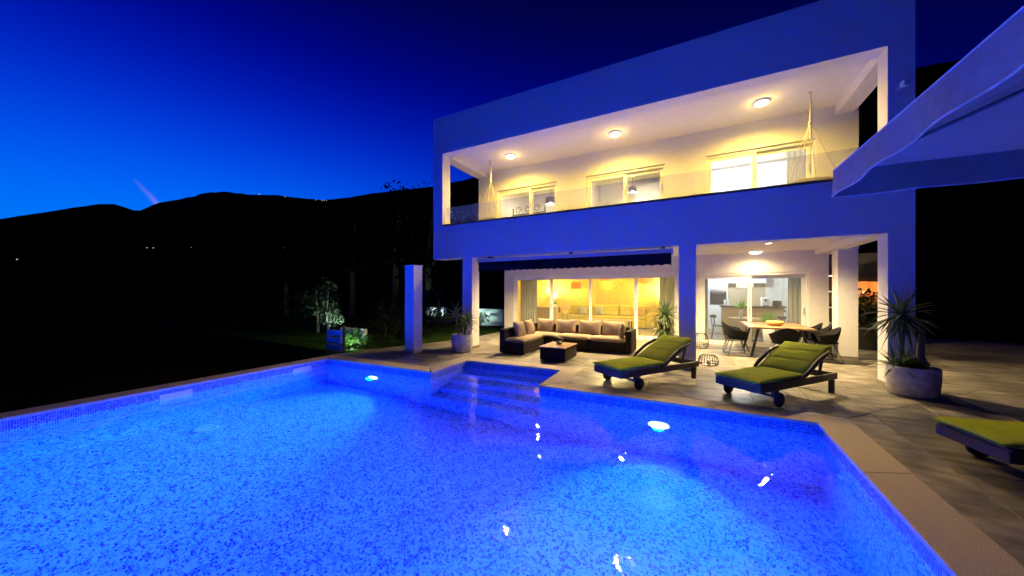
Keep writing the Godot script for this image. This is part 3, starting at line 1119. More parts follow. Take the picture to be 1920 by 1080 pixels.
# foot end at the origin, head towards -z; built once and copied
func lounger() -> Node3D:
	var t := thing("sun_lounger", "", "sun lounger", Vector3.ZERO, "wooden sun loungers with lime cushions", 0.0, true)
	var w := 0.66
	var s: SurfaceTool
	for x in [-1.0, 1.0]:
		s = S()
		bx(s, Vector3(x * (w / 2 - 0.025), 0.26, -1.0), Vector3(0.04, 0.10, 2.0), Basis.IDENTITY, 0.006)
		part("rail", s, M.dark_wood, t)
		s = S()
		bx(s, Vector3(x * (w / 2 - 0.026), 0.105, -1.86), Vector3(0.06, 0.21, 0.07), Basis.IDENTITY, 0.006)
		part("leg", s, M.dark_wood, t)
		s = S()
		bx(s, Vector3(x * (w / 2 - 0.026), 0.165, -0.36), Vector3(0.05, 0.09, 0.12), Basis.IDENTITY, 0.006)
		part("wheel_block", s, M.dark_wood, t)
		s = S()
		lathe(s, [Vector2(0.0, -0.025), Vector2(0.085, -0.025), Vector2(0.1, -0.015), Vector2(0.1, 0.015), Vector2(0.085, 0.025), Vector2(0.0, 0.025)], Vector3(x * (w / 2 + 0.03), 0.1, -0.36), 24, Basis(Vector3.BACK, PI / 2))
		var wh := part("wheel", s, M.rubber, t)
		s = S()
		lathe(s, [Vector2(0.0, -0.03), Vector2(0.028, -0.03), Vector2(0.028, 0.03), Vector2(0.0, 0.03)], Vector3(x * (w / 2 + 0.03), 0.1, -0.36), 14, Basis(Vector3.BACK, PI / 2))
		part("hub", s, M.dark_wood, wh)
		# curved arm that follows the raised back
		s = S()
		tube(s, [Vector3(x * (w / 2 + 0.01), 0.30, -0.92), Vector3(x * (w / 2 + 0.035), 0.43, -1.12), Vector3(x * (w / 2 + 0.035), 0.57, -1.36), Vector3(x * (w / 2 + 0.03), 0.65, -1.60), Vector3(x * (w / 2 + 0.02), 0.66, -1.72)], [0.02, 0.03, 0.03, 0.028, 0.02], 8)
		part("back_arm", s, M.dark_wood, t)
		s = S()
		bx(s, Vector3(x * (w / 2 - 0.06), 0.44, -1.62), Vector3(0.03, 0.3, 0.04), Basis(Vector3.RIGHT, -0.35), 0.004)
		part("prop", s, M.dark_wood, t)
	for z in [-0.02, -1.98]:
		s = S()
		bx(s, Vector3(0, 0.255, z), Vector3(w - 0.09, 0.1, 0.03), Basis.IDENTITY, 0.005)
		part("end_board", s, M.dark_wood, t)
	s = S()
	bx(s, Vector3(0, 0.13, -0.36), Vector3(w + 0.02, 0.03, 0.03), Basis.IDENTITY, 0.004)
	part("axle", s, M.dark_wood, t)
	for k in 10:
		s = S()
		bx(s, Vector3(0, 0.318, -0.05 - 0.105 * k), Vector3(w, 0.018, 0.075), Basis.IDENTITY, 0.004)
		part("slat", s, M.dark_wood, t)
	var tilt := Basis(Vector3.RIGHT, deg_to_rad(26.0))
	var hinge := Vector3(0, 0.33, -1.08)
	for k in 8:
		s = S()
		bx(s, hinge + tilt * Vector3(0, 0.0, -0.05 - 0.1 * k), Vector3(w, 0.018, 0.075), tilt, 0.004)
		part("back_slat", s, M.dark_wood, t)
	s = S()
	pillow(s, Vector3(0, 0.358, -0.53), Vector3(w - 0.01, 0.07, 1.14), Basis.IDENTITY, 7.0, 0.012, 40, [-0.5, 0.05, 0.55])
	part("seat_cushion", s, M.lime_cloth, t)
	s = S()
	pillow(s, hinge + tilt * Vector3(0, 0.045, -0.42), Vector3(w, 0.075, 0.86), tilt, 5.0, 0.03, 40, [-0.35, 0.3])
	part("back_cushion", s, M.lime_cloth, t)
	return t

func loungers() -> void:
	var t := lounger()
	t.set_meta("label", "lime-cushioned wooden sun lounger nearer the sofa, at the pool's edge")
	t.position = P(-1.32, 0, 5.84)
	t.rotation.y = -atan2(0.55, 0.83)
	copy_of(t, P(0.52, 0, 5.92), -atan2(0.61, 0.79), "lime-cushioned wooden sun lounger in front of the dining table")
	copy_of(t, P(2.16, 0, 4.66), -atan2(0.97, 0.22), "lime-cushioned wooden sun lounger cut off by the right picture edge")

func shell_chair() -> Node3D:
	var t := thing("armchair", "", "chair", Vector3.ZERO, "black shell chairs round the dining table", 0.0, true)
	var s := S()
	var n := 22
	var m := 7
	s.set_smooth_group(0)
	for lay in 2:
		var g := []
		for i in n + 1:
			var a := deg_to_rad(lerpf(-128.0, 128.0, float(i) / n))
			var back := smoothstep(0.0, 1.0, clampf(1.0 - absf(a) / 1.5, 0.0, 1.0))
			var top := 0.645 + 0.16 * back - 0.03 * smoothstep(1.6, 2.2, absf(a))
			var row: Array[Vector3] = []
			for k in m + 1:
				var v := float(k) / m
				var r := lerpf(0.16, 0.285, pow(v, 0.55)) - (0.014 if lay == 1 else 0.0)
				row.append(Vector3(sin(a) * r * 1.03, lerpf(0.425, top, pow(v, 1.25)) + (0.006 if lay == 1 and k == 0 else 0.0), cos(a) * r * 0.98))
			g.append(row)
		for i in n:
			for k in m:
				var mid := Vector3(g[i][k].x, 0, g[i][k].z)
				quad(s, g[i][k], g[i + 1][k], g[i + 1][k + 1], g[i][k + 1], mid if lay == 0 else -mid)
	s.set_smooth_group(-1)
	lathe(s, [Vector2(0.0, 0.41), Vector2(0.17, 0.415), Vector2(0.24, 0.435), Vector2(0.245, 0.45), Vector2(0.2, 0.455), Vector2(0.0, 0.452)], Vector3.ZERO, 24)
	part("shell", s, M.plastic_shell, t)
	for x in [-1.0, 1.0]:
		s = S()
		tube(s, [Vector3(x * 0.13, 0.42, 0.13), Vector3(x * 0.25, 0.012, 0.25), Vector3(x * 0.25, 0.012, -0.25), Vector3(x * 0.13, 0.42, -0.13)], 0.009, 6)
		part("leg", s, M.dark_metal, t)
		s = S()
		tube(s, [Vector3(x * 0.13, 0.42, 0.1), Vector3(x * 0.21, 0.15, 0.2), Vector3(x * 0.21, 0.15, -0.2), Vector3(x * 0.13, 0.42, -0.1)], 0.007, 6)
		part("brace", s, M.dark_metal, t)
	for z in [-0.25, 0.25]:
		s = S()
		tube(s, [Vector3(-0.25, 0.014, z * 0.98), Vector3(0.25, 0.014, z * 0.98)], 0.008, 6)
		part("stretcher", s, M.dark_metal, t)
	return t

func dining() -> void:
	var t := thing("dining_table", "long wooden dining table with black legs on the covered terrace", "table", P(1.78, 0, 11.1))
	for k in 5:
		var s := S()
		bb(s, 1.14 + 0.256 * k, 1.14 + 0.256 * k + 0.2545, 0.715, 0.755, 10.14, 12.0, 0.003)
		part("plank", s, M.table_wood, t)
	for q in [[1.2, 10.25, 0.16], [2.36, 10.25, -0.16], [1.2, 11.8, 0.16], [2.36, 11.8, -0.16]]:
		var s := S()
		tube(s, [P(q[0], 0.0, q[1]), P(q[0] + q[2], 0.715, q[1] + (0.1 if q[1] < 11.0 else -0.1))], [0.026, 0.036], 8)
		part("leg", s, M.black, t)
	var b := thing("bread_basket", "oval straw-coloured bowl on the dining table", "bowl", P(1.75, 0.755, 10.7))
	var s := S()
	lathe(s, [Vector2(0.0, 0.0), Vector2(0.1, 0.0), Vector2(0.17, 0.05), Vector2(0.19, 0.1), Vector2(0.15, 0.125), Vector2(0.07, 0.135), Vector2(0.0, 0.13)], P(1.75, 0.755, 10.7), 24, Basis.from_scale(Vector3(1.0, 1.0, 0.8)))
	part("bowl", s, M.print_warm, b)
	var ch := shell_chair()
	ch.set_meta("label", "black shell chair at the near head of the dining table")
	ch.position = P(1.78, 0, 9.86)
	ch.rotation.y = 0.1
	copy_of(ch, P(0.92, 0, 10.42), -PI / 2 + 0.15, "nearer black shell chair on the left side of the dining table")
	copy_of(ch, P(0.9, 0, 11.1), -PI / 2 - 0.05, "farther black shell chair on the left side of the dining table")
	copy_of(ch, P(2.62, 0, 10.4), PI / 2 + 0.1, "nearest black shell chair on the right side of the dining table")
	copy_of(ch, P(2.64, 0, 11.05), PI / 2 - 0.05, "middle black shell chair on the right side of the dining table")
	copy_of(ch, P(2.62, 0, 11.68), PI / 2, "farthest black shell chair on the right side of the dining table")

func wire_lantern(at: Vector3, label: String, lean: Basis, r: float, h: float) -> void:
	var t := thing("wire_lantern", label, "lantern", at, "wire lanterns on the terrace")
	var s := S()
	var c := at
	for k in 22:
		var a := TAU * k / 22.0
		var pts := []
		for q in [[0.62, 0.0], [0.95, 0.12], [1.0, 0.4], [0.86, 0.8], [0.6, 1.0]]:
			pts.append(c + lean * Vector3(cos(a) * r * q[0], h * q[1] + 0.006, sin(a) * r * q[0]))
		tube(s, pts, 0.006, 5)
	part("ribs", s, M.black, t)
	for q in [[0.62, 0.0], [0.99, 0.3], [0.6, 1.0]]:
		s = S()
		var pts := []
		for k in 25:
			var a := TAU * k / 24.0
			pts.append(c + lean * Vector3(cos(a) * r * q[0], h * q[1] + 0.006, sin(a) * r * q[0]))
		tube(s, pts, 0.006, 6, false)
		part("hoop", s, M.black, t)
	s = S()
	lathe(s, [Vector2(0.0, 0.004), Vector2(r * 0.6, 0.004), Vector2(r * 0.6, 0.014), Vector2(0.0, 0.014)], c, 20, lean)
	lathe(s, [Vector2(0.0, 0.014), Vector2(0.04, 0.014), Vector2(0.04, 0.12), Vector2(0.0, 0.12)], c, 14, lean)
	part("candle_holder", s, M.white_plastic, t)

func yucca_head(s: SurfaceTool, c: Vector3, n: int, length: float, w: float, low := -0.2) -> void:
	for k in n:
		var a := TAU * k * 0.381966 + rng.randf_range(-0.2, 0.2)
		var el := lerpf(1.45, low, pow(float(k) / n, 0.8)) + rng.randf_range(-0.12, 0.12)
		strap(s, c + Vector3(0, rng.randf_range(-0.05, 0.05), 0), Vector3(cos(a) * cos(el), sin(el), sin(a) * cos(el)), length * rng.randf_range(0.75, 1.1), w, rng.randf_range(0.3, 1.3))

func pot_shape(s: SurfaceTool, c: Vector3, r: float, h: float, base := 0.86) -> void:
	lathe(s, [Vector2(0.0, 0.0), Vector2(r * base - 0.03, 0.0), Vector2(r * base, 0.03), Vector2(r, h * 0.55), Vector2(r, h - 0.02), Vector2(r - 0.012, h), Vector2(r - 0.04, h), Vector2(r - 0.045, h - 0.08)], c, 40)

func planters() -> void:
	# left, beside the front column
	var c := P(-5.58, 0, 7.55)
	var t := thing("potted_yucca", "yucca in a rounded white pot beside the left front column", "plant", c)
	var s := S()
	pot_shape(s, c, 0.29, 0.47)
	part("pot", s, M.pot_white, t)
	s = S()
	lathe(s, [Vector2(0.25, 0.4), Vector2(0.12, 0.42), Vector2(0.0, 0.425)], c, 24)
	part("soil", s, M.soil, t)
	var stems := [[Vector3(-0.1, 0, 0.02), Vector3(-0.17, 0.55, 0.05), 26, 0.5], [Vector3(0.08, 0, 0.03), Vector3(0.2, 0.42, 0.06), 22, 0.42], [Vector3(0.0, 0, -0.08), Vector3(0.0, 0.3, -0.12), 20, 0.45]]
	for q in stems:
		s = S()
		var a: Vector3 = c + q[0] + Vector3(0, 0.4, 0)
		var b: Vector3 = c + q[1] + Vector3(0, 0.4, 0)
		tube(s, [a, a.lerp(b, 0.5) + Vector3(0.02, 0, 0.01), b], [0.022, 0.018, 0.016], 7)
		part("stem", s, M.bark, t)
		s = S()
		yucca_head(s, b, q[2] + 14, q[3], 0.05, -0.5)
		part("leaves", s, M.yucca, t)
	# right, in front of the right column
	c = P(2.97, 0, 7.66)
	t = thing("potted_palm", "tall yucca palm in a wide white planter before the right column", "plant", c)
	s = S()
	pot_shape(s, c, 0.295, 0.45, 0.93)
	part("pot", s, M.pot_white, t)
	s = S()
	lathe(s, [Vector2(0.255, 0.39), Vector2(0.14, 0.42), Vector2(0.0, 0.43)], c, 24)
	part("soil", s, M.soil, t)
	s = S()
	var top := c + Vector3(-0.12, 1.22, 0.0)
	tube(s, [c + Vector3(0.12, 0.42, 0.05), c + Vector3(0.07, 0.62, 0.05), c + Vector3(0.08, 0.85, 0.04), c + Vector3(0.1, 1.02, 0.02), c + Vector3(0.02, 1.16, 0.0), top], [0.06, 0.042, 0.04, 0.04, 0.042, 0.05], 10)
	part("trunk", s, M.bark, t)
	s = S()
	yucca_head(s, top, 50, 0.56, 0.075, -1.3)
	part("leaves", s, M.yucca, t)
	for q in [[Vector3(-0.12, 0.42, 0.06), 20, 0.5], [Vector3(-0.05, 0.42, -0.1), 18, 0.42], [Vector3(-0.2, 0.43, 0.02), 16, 0.42]]:
		s = S()
		yucca_head(s, c + q[0], q[1], q[2], 0.04, -0.1)
		part("sucker", s, M.yucca, t)
	s = S()
	node_of("ground_cover", leaf_mesh([[c + Vector3(-0.02, 0.48, 0.02), Vector3(0.2, 0.09, 0.2)]], 300, 0.06, 0.3), M.dark_leaf, t)
	# behind the first lounger, before the living room door
	c = P(-0.78, 0, 10.7)
	t = thing("potted_yucca", "dark spiky yucca standing before the living room door", "plant", c)
	s = S()
	pot_shape(s, c, 0.2, 0.34)
	part("pot", s, M.pot_dark, t)
	s = S()
	lathe(s, [Vector2(0.165, 0.29), Vector2(0.0, 0.3)], c, 20)
	part("soil", s, M.soil, t)
	for q in [[Vector3(0.0, 0.95, 0.0), 56, 0.66], [Vector3(-0.08, 0.55, 0.04), 40, 0.55], [Vector3(0.1, 0.4, -0.03), 30, 0.45]]:
		s = S()
		tube(s, [c + Vector3(0, 0.29, 0), c + q[0]], [0.03, 0.024], 8)
		part("stem", s, M.bark, t)
		s = S()
		yucca_head(s, c + q[0], q[1], q[2], 0.062, -0.9)
		part("leaves", s, M.yucca, t)
	# between the free column and the right wall
	c = P(4.25, 0, 13.2)
	t = thing("potted_shrub", "leafy shrub in a dark tapered pot behind the free column", "plant", c)
	s = S()
	lathe(s, [Vector2(0.0, 0.0), Vector2(0.24, 0.0), Vector2(0.33, 0.56), Vector2(0.36, 0.56), Vector2(0.36, 0.62), Vector2(0.32, 0.62), Vector2(0.31, 0.54)], c, 32)
	part("pot", s, M.pot_dark, t)
	s = S()
	lathe(s, [Vector2(0.31, 0.55), Vector2(0.0, 0.57)], c, 24)
	part("soil", s, M.soil, t)
	s = S()
	for k in 6:
		var a := k * 1.05
		tube(s, [c + Vector3(0, 0.55, 0), c + Vector3(cos(a) * 0.15, 0.85, sin(a) * 0.15), c + Vector3(cos(a) * 0.3, 1.15, sin(a) * 0.3)], 0.01, 5)
	part("stems", s, M.bark, t)
	node_of("leaves", leaf_mesh([[c + Vector3(0, 0.95, 0), Vector3(0.42, 0.36, 0.42)], [c + Vector3(0.1, 1.35, 0), Vector3(0.3, 0.3, 0.3)]], 420, 0.13, 0.28), M.shrub_leaf, t)

func parasol() -> void:
	var t := thing("parasol", "large pale square cantilever parasol reaching in from the right", "parasol", P(5.35, 0, 2.3))
	var lo := 2.49
	var hi := 2.73
	var cn := [P(1.13, hi, 4.24), P(4.75, hi, 4.42), P(4.85, hi, 0.72), P(1.16, hi, 0.62)]
	var apex := P(2.95, 3.36, 2.5)
	var mids := []
	for k in 4:
		var a: Vector3 = cn[k]
		var b: Vector3 = cn[(k + 1) % 4]
		mids.append(a.lerp(b, 0.5) + Vector3(0, 0.03, 0))
	for k in 4:
		var a: Vector3 = cn[k]
		var b: Vector3 = cn[(k + 1) % 4]
		var s := S()
		s.set_smooth_group(0)
		var n := 10
		for i in n:
			for j in n:
				var q := []
				for w in [[i, j], [i + 1, j], [i + 1, j + 1], [i, j + 1]]:
					var u := float(w[0]) / n
					var v := float(w[1]) / n
					var e := a.lerp(b, u)
					var p := e.lerp(apex, v)
					p.y -= 0.05 * sin(PI * v) * (0.4 + 0.6 * absf(sin(TAU * u)))
					q.append(p)
				quad(s, q[0], q[1], q[2], q[3], Vector3.UP)
		part("canopy_panel", s, M.canopy, t)
		s = S()
		s.set_smooth_group(0)
		var o: Vector3 = (mids[k] - apex) * Vector3(1, 0, 1)
		for i in 40:
			var u0 := i / 40.0
			var u1 := (i + 1) / 40.0
			for lay in [0.0, 0.004]:
				var inn: Vector3 = -o.normalized() * lay
				var wav := func(u: float) -> Vector3: return o.normalized() * 0.018 * sin(u * 31.0 + k) + Vector3.DOWN * (0.24 - 0.02 * sin(PI * u))
				quad(s, a.lerp(b, u0) + inn, a.lerp(b, u1) + inn, a.lerp(b, u1) + inn + wav.call(u1), a.lerp(b, u0) + inn + wav.call(u0), o if lay == 0.0 else -o)
		var val := part("valance", s, M.canopy, t)
		for edge in 2:
			s = S()
			var line := []
			for i in 41:
				var u := i / 40.0
				line.append(a.lerp(b, u) + (o.normalized() * 0.018 * sin(u * 31.0 + k) + Vector3.DOWN * (0.24 - 0.02 * sin(PI * u)) if edge == 1 else Vector3(0, 0.002, 0)))
			tube(s, line, 0.006, 6)
			part("hem", s, M.pot_white, val)
		s = S()
		tube(s, [apex + Vector3(0, -0.12, 0), a.lerp(apex, 0.02) + Vector3(0, -0.05, 0)], 0.014, 6)
		part("rib", s, M.dark_metal, t)
		s = S()
		tube(s, [apex + Vector3(0, -0.12, 0), mids[k].lerp(apex, 0.02) + Vector3(0, -0.08, 0)], 0.014, 6)
		part("rib", s, M.dark_metal, t)
	var s := S()
	lathe(s, [Vector2(0.0, -0.2), Vector2(0.09, -0.18), Vector2(0.09, -0.05), Vector2(0.0, -0.04)], apex, 16)
	part("hub", s, M.dark_metal, t)
	s = S()
	tube(s, [apex + Vector3(0, -0.05, 0), P(4.2, 3.55, 2.4), P(5.35, 2.9, 2.3)], 0.045, 10)
	part("arm", s, M.dark_metal, t)
	s = S()
	tube(s, [P(5.35, 0.08, 2.3), P(5.35, 3.0, 2.3)], 0.06, 12)
	part("pole", s, M.dark_metal, t)
	s = S()
	bb(s, 4.85, 5.85, 0.0, 0.1, 1.8, 2.8, 0.01)
	part("base", s, M.joint, t)

func pillar() -> void:
	var t := thing("pillar", "free-standing white square pillar at the back left of the pool", "pillar", P(-6.6, 0, 6.78))
	var s := S()
	bb(s, -6.76, -6.44, 0.0, 2.28, 6.62, 6.94, 0.006)
	part("shaft", s, M.plaster, t)
	s = S()
	bb(s, -6.78, -6.42, 2.28, 2.31, 6.60, 6.96, 0.006)
	part("cap", s, M.plaster, t)

# ---------------------------------------------------------------- garden
func tree(n: String, label: String, at: Vector3, h: float, blobs: Array, count: int, size: float, slim: float, leaf: Material, cat := "tree", group := "") -> void:
	var t := thing(n, label, cat, at, group)
	var s := S()
	tube(s, [at + Vector3(0, -0.3, 0), at + Vector3(0.03, h * 0.25, 0.02), at + Vector3(-0.03, h * 0.45, 0)], [0.035 * h, 0.026 * h, 0.022 * h], 8)
	part("trunk", s, M.bark, t)
	s = S()
	var world := []
	for e in blobs:
		world.append([at + e[0], e[1]])
		var from := at + Vector3(-0.03, h * 0.4, 0)
		var to: Vector3 = at + e[0]
		tube(s, [from, from.lerp(to, 0.5) + Vector3(0.05, 0.08 * h * 0.2, 0.04), to], [0.014 * h, 0.01 * h, 0.004 * h], 6)
	part("limbs", s, M.bark, t)
	node_of("crown", leaf_mesh(world, count, size, slim), leaf, t)

func garden_lamp(at: Vector3, towards: Vector3, e: float, label: String) -> void:
	var t := thing("garden_spotlight", label, "lamp", at, "garden spotlights")
	var s := S()
	tube(s, [at, at + Vector3(0, 0.12, 0)], 0.01, 6)
	part("spike", s, M.dark_metal, t)
	var d := towards.normalized()
	var h := at + Vector3(0, 0.15, 0)
	s = S()
	tube(s, [h - d * 0.05, h + d * 0.04], 0.035, 12)
	part("housing", s, M.dark_metal, t)
	s = S()
	tube(s, [h + d * 0.041, h + d * 0.045], 0.03, 12)
	part("lens", s, M.lamp_garden, t)
	spot(t, h + d * 0.07, d, lin(0.62, 1.0, 0.85), e, 62.0, 0.03)

func garden() -> void:
	# slatted screen at the pool's far left corner
	var t := thing("slatted_screen", "low white slatted screen lit blue behind the pool's far left corner", "fence", P(-8.55, -0.3, 5.95))
	for x in [-9.0, -8.3]:
		var s := S()
		bb(s, x - 0.03, x + 0.03, -0.35, 0.78 if x < -8.5 else 0.7, 5.93, 5.99, 0.004)
		part("post", s, M.dark_metal, t)
	for k in 3:
		var s := S()
		bb(s, -8.97, -8.32, 0.02 + 0.2 * k, 0.18 + 0.2 * k, 5.90, 5.925, 0.004)
		part("slat", s, M.plaster, t)
	# white garden wall beyond the lawn
	var s: SurfaceTool
	for q in [[-13.2, -11.9, "low white garden wall lit turquoise behind the pillar and pot"], [-10.0, -8.3, "low white garden wall lit turquoise, seen left of the house wall"]]:
		t = thing("garden_wall", q[2], "wall", P((q[0] + q[1]) / 2, -0.05, 14.6))
		s = S()
		bb(s, q[0], q[1], -0.3, 0.72, 14.5, 14.7, 0.004)
		part("wall", s, M.plaster, t)
		s = S()
		bb(s, q[0] - 0.02, q[1] + 0.02, 0.72, 0.77, 14.47, 14.73, 0.008)
		part("wall_cap", s, M.plaster, t)
	t = thing("garden_wall", "short white garden wall behind the brightly lit round shrub", "wall", P(-9.5, 0, 7.3))
	s = S()
	bb(s, -10.2, -9.1, -0.3, 0.45, 7.2, 7.35, 0.006)
	part("wall", s, M.plaster, t)
	tree("olive_tree", "silvery olive tree lit from below behind the slatted screen", P(-11.5, -0.05, 7.6), 1.6, [[Vector3(-0.5, 1.45, 0.2), Vector3(0.5, 0.42, 0.5)], [Vector3(0.1, 1.05, 0.1), Vector3(0.45, 0.34, 0.45)], [Vector3(0.55, 0.72, 0.2), Vector3(0.4, 0.26, 0.4)], [Vector3(-0.2, 1.95, -0.2), Vector3(0.3, 0.3, 0.3)]], 1700, 0.085, 0.14, M.olive_leaf)
	tree("round_shrub", "round bright green shrub lit by a lamp beside the slatted screen", P(-8.75, -0.05, 6.55), 0.5, [[Vector3(0, 0.32, 0), Vector3(0.36, 0.34, 0.36)], [Vector3(0.3, 0.2, -0.2), Vector3(0.3, 0.26, 0.3)]], 1500, 0.06, 0.32, M.shrub_leaf, "shrub")
	tree("garden_tree", "slim forked tree in the dark garden behind the white pillar", P(-11.2, -0.05, 13.2), 3.4, [[Vector3(-0.9, 2.9, 0.3), Vector3(1.0, 0.7, 0.9)], [Vector3(0.7, 2.2, 0.2), Vector3(0.6, 0.5, 0.6)], [Vector3(0.2, 3.6, -0.3), Vector3(1.1, 0.8, 1.0)]], 1700, 0.14, 0.24, M.dark_leaf)
	tree("round_shrub", "green shrub lit at the foot of the far garden wall", P(-11.55, -0.05, 13.9), 0.5, [[Vector3(0, 0.3, 0), Vector3(0.45, 0.34, 0.36)]], 700, 0.08, 0.3, M.shrub_leaf, "shrub")
	tree("round_shrub", "spiky lit plant seen between the left column and the house wall", P(-9.0, -0.05, 13.6), 0.5, [[Vector3(0, 0.35, 0), Vector3(0.5, 0.4, 0.4)]], 600, 0.16, 0.1, M.shrub_leaf, "shrub")
	tree("round_shrub", "small dark shrub at the terrace edge left of the pillar", P(-8.0, -0.05, 7.9), 0.5, [[Vector3(0, 0.25, 0), Vector3(0.35, 0.3, 0.35)]], 600, 0.07, 0.3, M.dark_leaf, "shrub")
	tree("tall_bush", "dark grey-green bush between the olive tree and the pillar", P(-10.8, -0.05, 10.2), 1.4, [[Vector3(0, 0.9, 0), Vector3(0.9, 0.8, 0.8)]], 900, 0.12, 0.14, M.olive_leaf, "shrub")
	tree("tall_bush", "loose dark bush just right of the slatted screen", P(-9.7, -0.05, 8.6), 1.3, [[Vector3(0, 0.8, 0), Vector3(0.7, 0.75, 0.6)], [Vector3(0.5, 0.5, 0.3), Vector3(0.5, 0.5, 0.5)]], 1300, 0.1, 0.16, M.olive_leaf, "shrub")
	tree("tall_bush", "broad dark bush close behind the white pillar", P(-8.7, -0.05, 9.8), 1.1, [[Vector3(0, 0.7, 0), Vector3(0.8, 0.6, 0.6)]], 1000, 0.1, 0.26, M.dark_leaf, "shrub")
	tree("tall_bush", "tall dark bush left of the slatted screen", P(-13.6, -0.05, 8.6), 1.8, [[Vector3(0, 1.2, 0), Vector3(1.1, 1.1, 0.9)], [Vector3(-1.2, 0.9, 0.3), Vector3(0.9, 0.8, 0.8)]], 1600, 0.12, 0.2, M.dark_leaf, "shrub")
	for q in [[-20.0, 15.0, 7.2, "broad dark tree left of the house against the hills"], [-16.6, 15.5, 8.3, "tallest dark tree, left of the house against the sky"], [-14.2, 15.8, 8.0, "dark tree beside the left edge of the house"], [-24.0, 13.0, 5.6, "lower dark tree at the far left of the garden"]]:
		var k: float = q[2] / 7.0
		tree("dark_tree", q[3], P(q[0], -0.05, q[1]), q[2], [[Vector3(0, 4.6, 0) * k, Vector3(2.2, 1.9, 2.2) * k], [Vector3(-1.6, 3.3, 0.4) * k, Vector3(1.5, 1.2, 1.5) * k], [Vector3(1.5, 3.4, -0.3) * k, Vector3(1.6, 1.3, 1.5) * k], [Vector3(0.5, 6.2, 0.2) * k, Vector3(1.1, 1.0, 1.1) * k]], 3200, 0.24, 0.26, M.dark_leaf, "tree", "dark trees left of the house")
	garden_lamp(P(-10.35, -0.05, 7.5), Vector3(-1.0, 1.1, -0.05), 22.0, "garden spotlight under the round shrub by the slatted screen")
	garden_lamp(P(-8.35, -0.05, 6.15), Vector3(-0.45, 0.3, -0.45), 9.0, "garden spotlight before the round shrub at the terrace edge")
	garden_lamp(P(-11.9, -0.05, 13.7), Vector3(-0.1, 0.7, -0.5), 4.0, "garden spotlight at the far wall behind the pillar")
	garden_lamp(P(-9.5, -0.05, 13.4), Vector3(0.1, 0.5, -0.6), 3.2, "garden spotlight at the far wall beside the house")
	# barbecue corner on the right behind the house
	t = thing("barbecue_oven", "brick barbecue glowing orange behind the free column", "barbecue", P(4.85, 0, 15.9))
	s = S()
	bb(s, 4.2, 5.5, 0.0, 1.08, 15.3, 16.4)
	part("plinth", s, M.terracotta, t)
	s = S()
	bb(s, 4.15, 5.55, 1.08, 1.16, 15.2, 16.45, 0.008)
	part("slab", s, M.dark_wood, t)
	s = S()
	bb(s, 4.2, 4.4, 1.16, 1.95, 15.5, 16.4)
	bb(s, 5.3, 5.5, 1.16, 1.95, 15.5, 16.4)
	bb(s, 4.4, 5.3, 1.16, 1.95, 16.25, 16.4)
	bb(s, 4.2, 5.5, 1.95, 2.1, 15.45, 16.4)
	part("hearth", s, M.terracotta, t)
	s = S()
	prism(s, PackedVector2Array([Vector2(4.3, 15.6), Vector2(5.4, 15.6), Vector2(5.4, 16.4), Vector2(4.3, 16.4)]), 2.1, 2.9)
	part("hood", s, M.roof_grey, t)
	s = S()
	lathe(s, [Vector2(0.0, -0.05), Vector2(0.05, 0.0), Vector2(0.0, 0.05)], P(4.95, 1.62, 15.75), 12)
	part("lamp_bulb", s, M.lamp_warm, t)
	omni(t, P(4.95, 1.62, 15.75), lin(1.0, 0.68, 0.28), 0.7, 0.05)
	tree("round_shrub", "leafy plant glowing in front of the orange barbecue", P(4.75, 1.16, 15.35), 0.3, [[Vector3(0, 0.3, 0), Vector3(0.4, 0.3, 0.15)]], 260, 0.1, 0.3, M.shrub_leaf, "plant")
	t = thing("garden_shed", "dark grey gabled shed behind the barbecue corner", "shed", P(5.6, 0, 18.5))
	s = S()
	bb(s, 3.9, 5.9, 0.0, 2.5, 18.0, 20.0)
	part("wall", s, M.roof_grey, t)
	s = S()
	for q in [[P(3.7, 2.5, 17.8), P(4.9, 3.2, 17.8), P(4.9, 3.2, 20.2), P(3.7, 2.5, 20.2)], [P(4.9, 3.2, 17.8), P(6.0, 2.5, 17.8), P(6.0, 2.5, 20.2), P(4.9, 3.2, 20.2)]]:
		quad(s, q[0], q[1], q[2], q[3], Vector3.UP)
	tri(s, P(3.7, 2.5, 17.9), P(4.9, 3.2, 17.9), P(6.0, 2.5, 17.9), Vector3.BACK)
	part("roof", s, M.roof_grey, t)
	t = thing("outside_wall_lamp", "small lamp on the outer right side wall of the house", "lamp", P(3.2, 2.1, 13.7))
	s = S()
	bb(s, 3.16, 3.2, 2.0, 2.2, 13.63, 13.77, 0.006)
	part("bracket", s, M.dark_metal, t)
	s = S()
	lathe(s, [Vector2(0.0, -0.07), Vector2(0.05, -0.05), Vector2(0.055, 0.05), Vector2(0.0, 0.06)], P(3.26, 2.1, 13.7), 16)
	part("lamp_globe", s, M.lamp_warm, t)
	omni(t, P(3.26, 2.1, 13.7), lin(1.0, 0.72, 0.34), 2.2, 0.05)
	# wooden shelf seen through the slot beside the dining wall
	t = thing("wood_rack", "narrow dark rack seen between the dining wall and the free column", "rack", P(3.75, 0, 14.4))
	for k in 5:
		s = S()
		bb(s, 3.45, 4.0, 0.1 + 0.5 * k, 0.14 + 0.5 * k, 14.2, 14.6)
		part("shelf", s, M.white_plastic, t)
	for x in [3.42, 4.0]:
		s = S()
		bb(s, x, x + 0.03, 0.0, 2.3, 14.2, 14.6)
		part("upright", s, M.dark_wood, t)
	# lamps of houses on the hills
	var k := 0
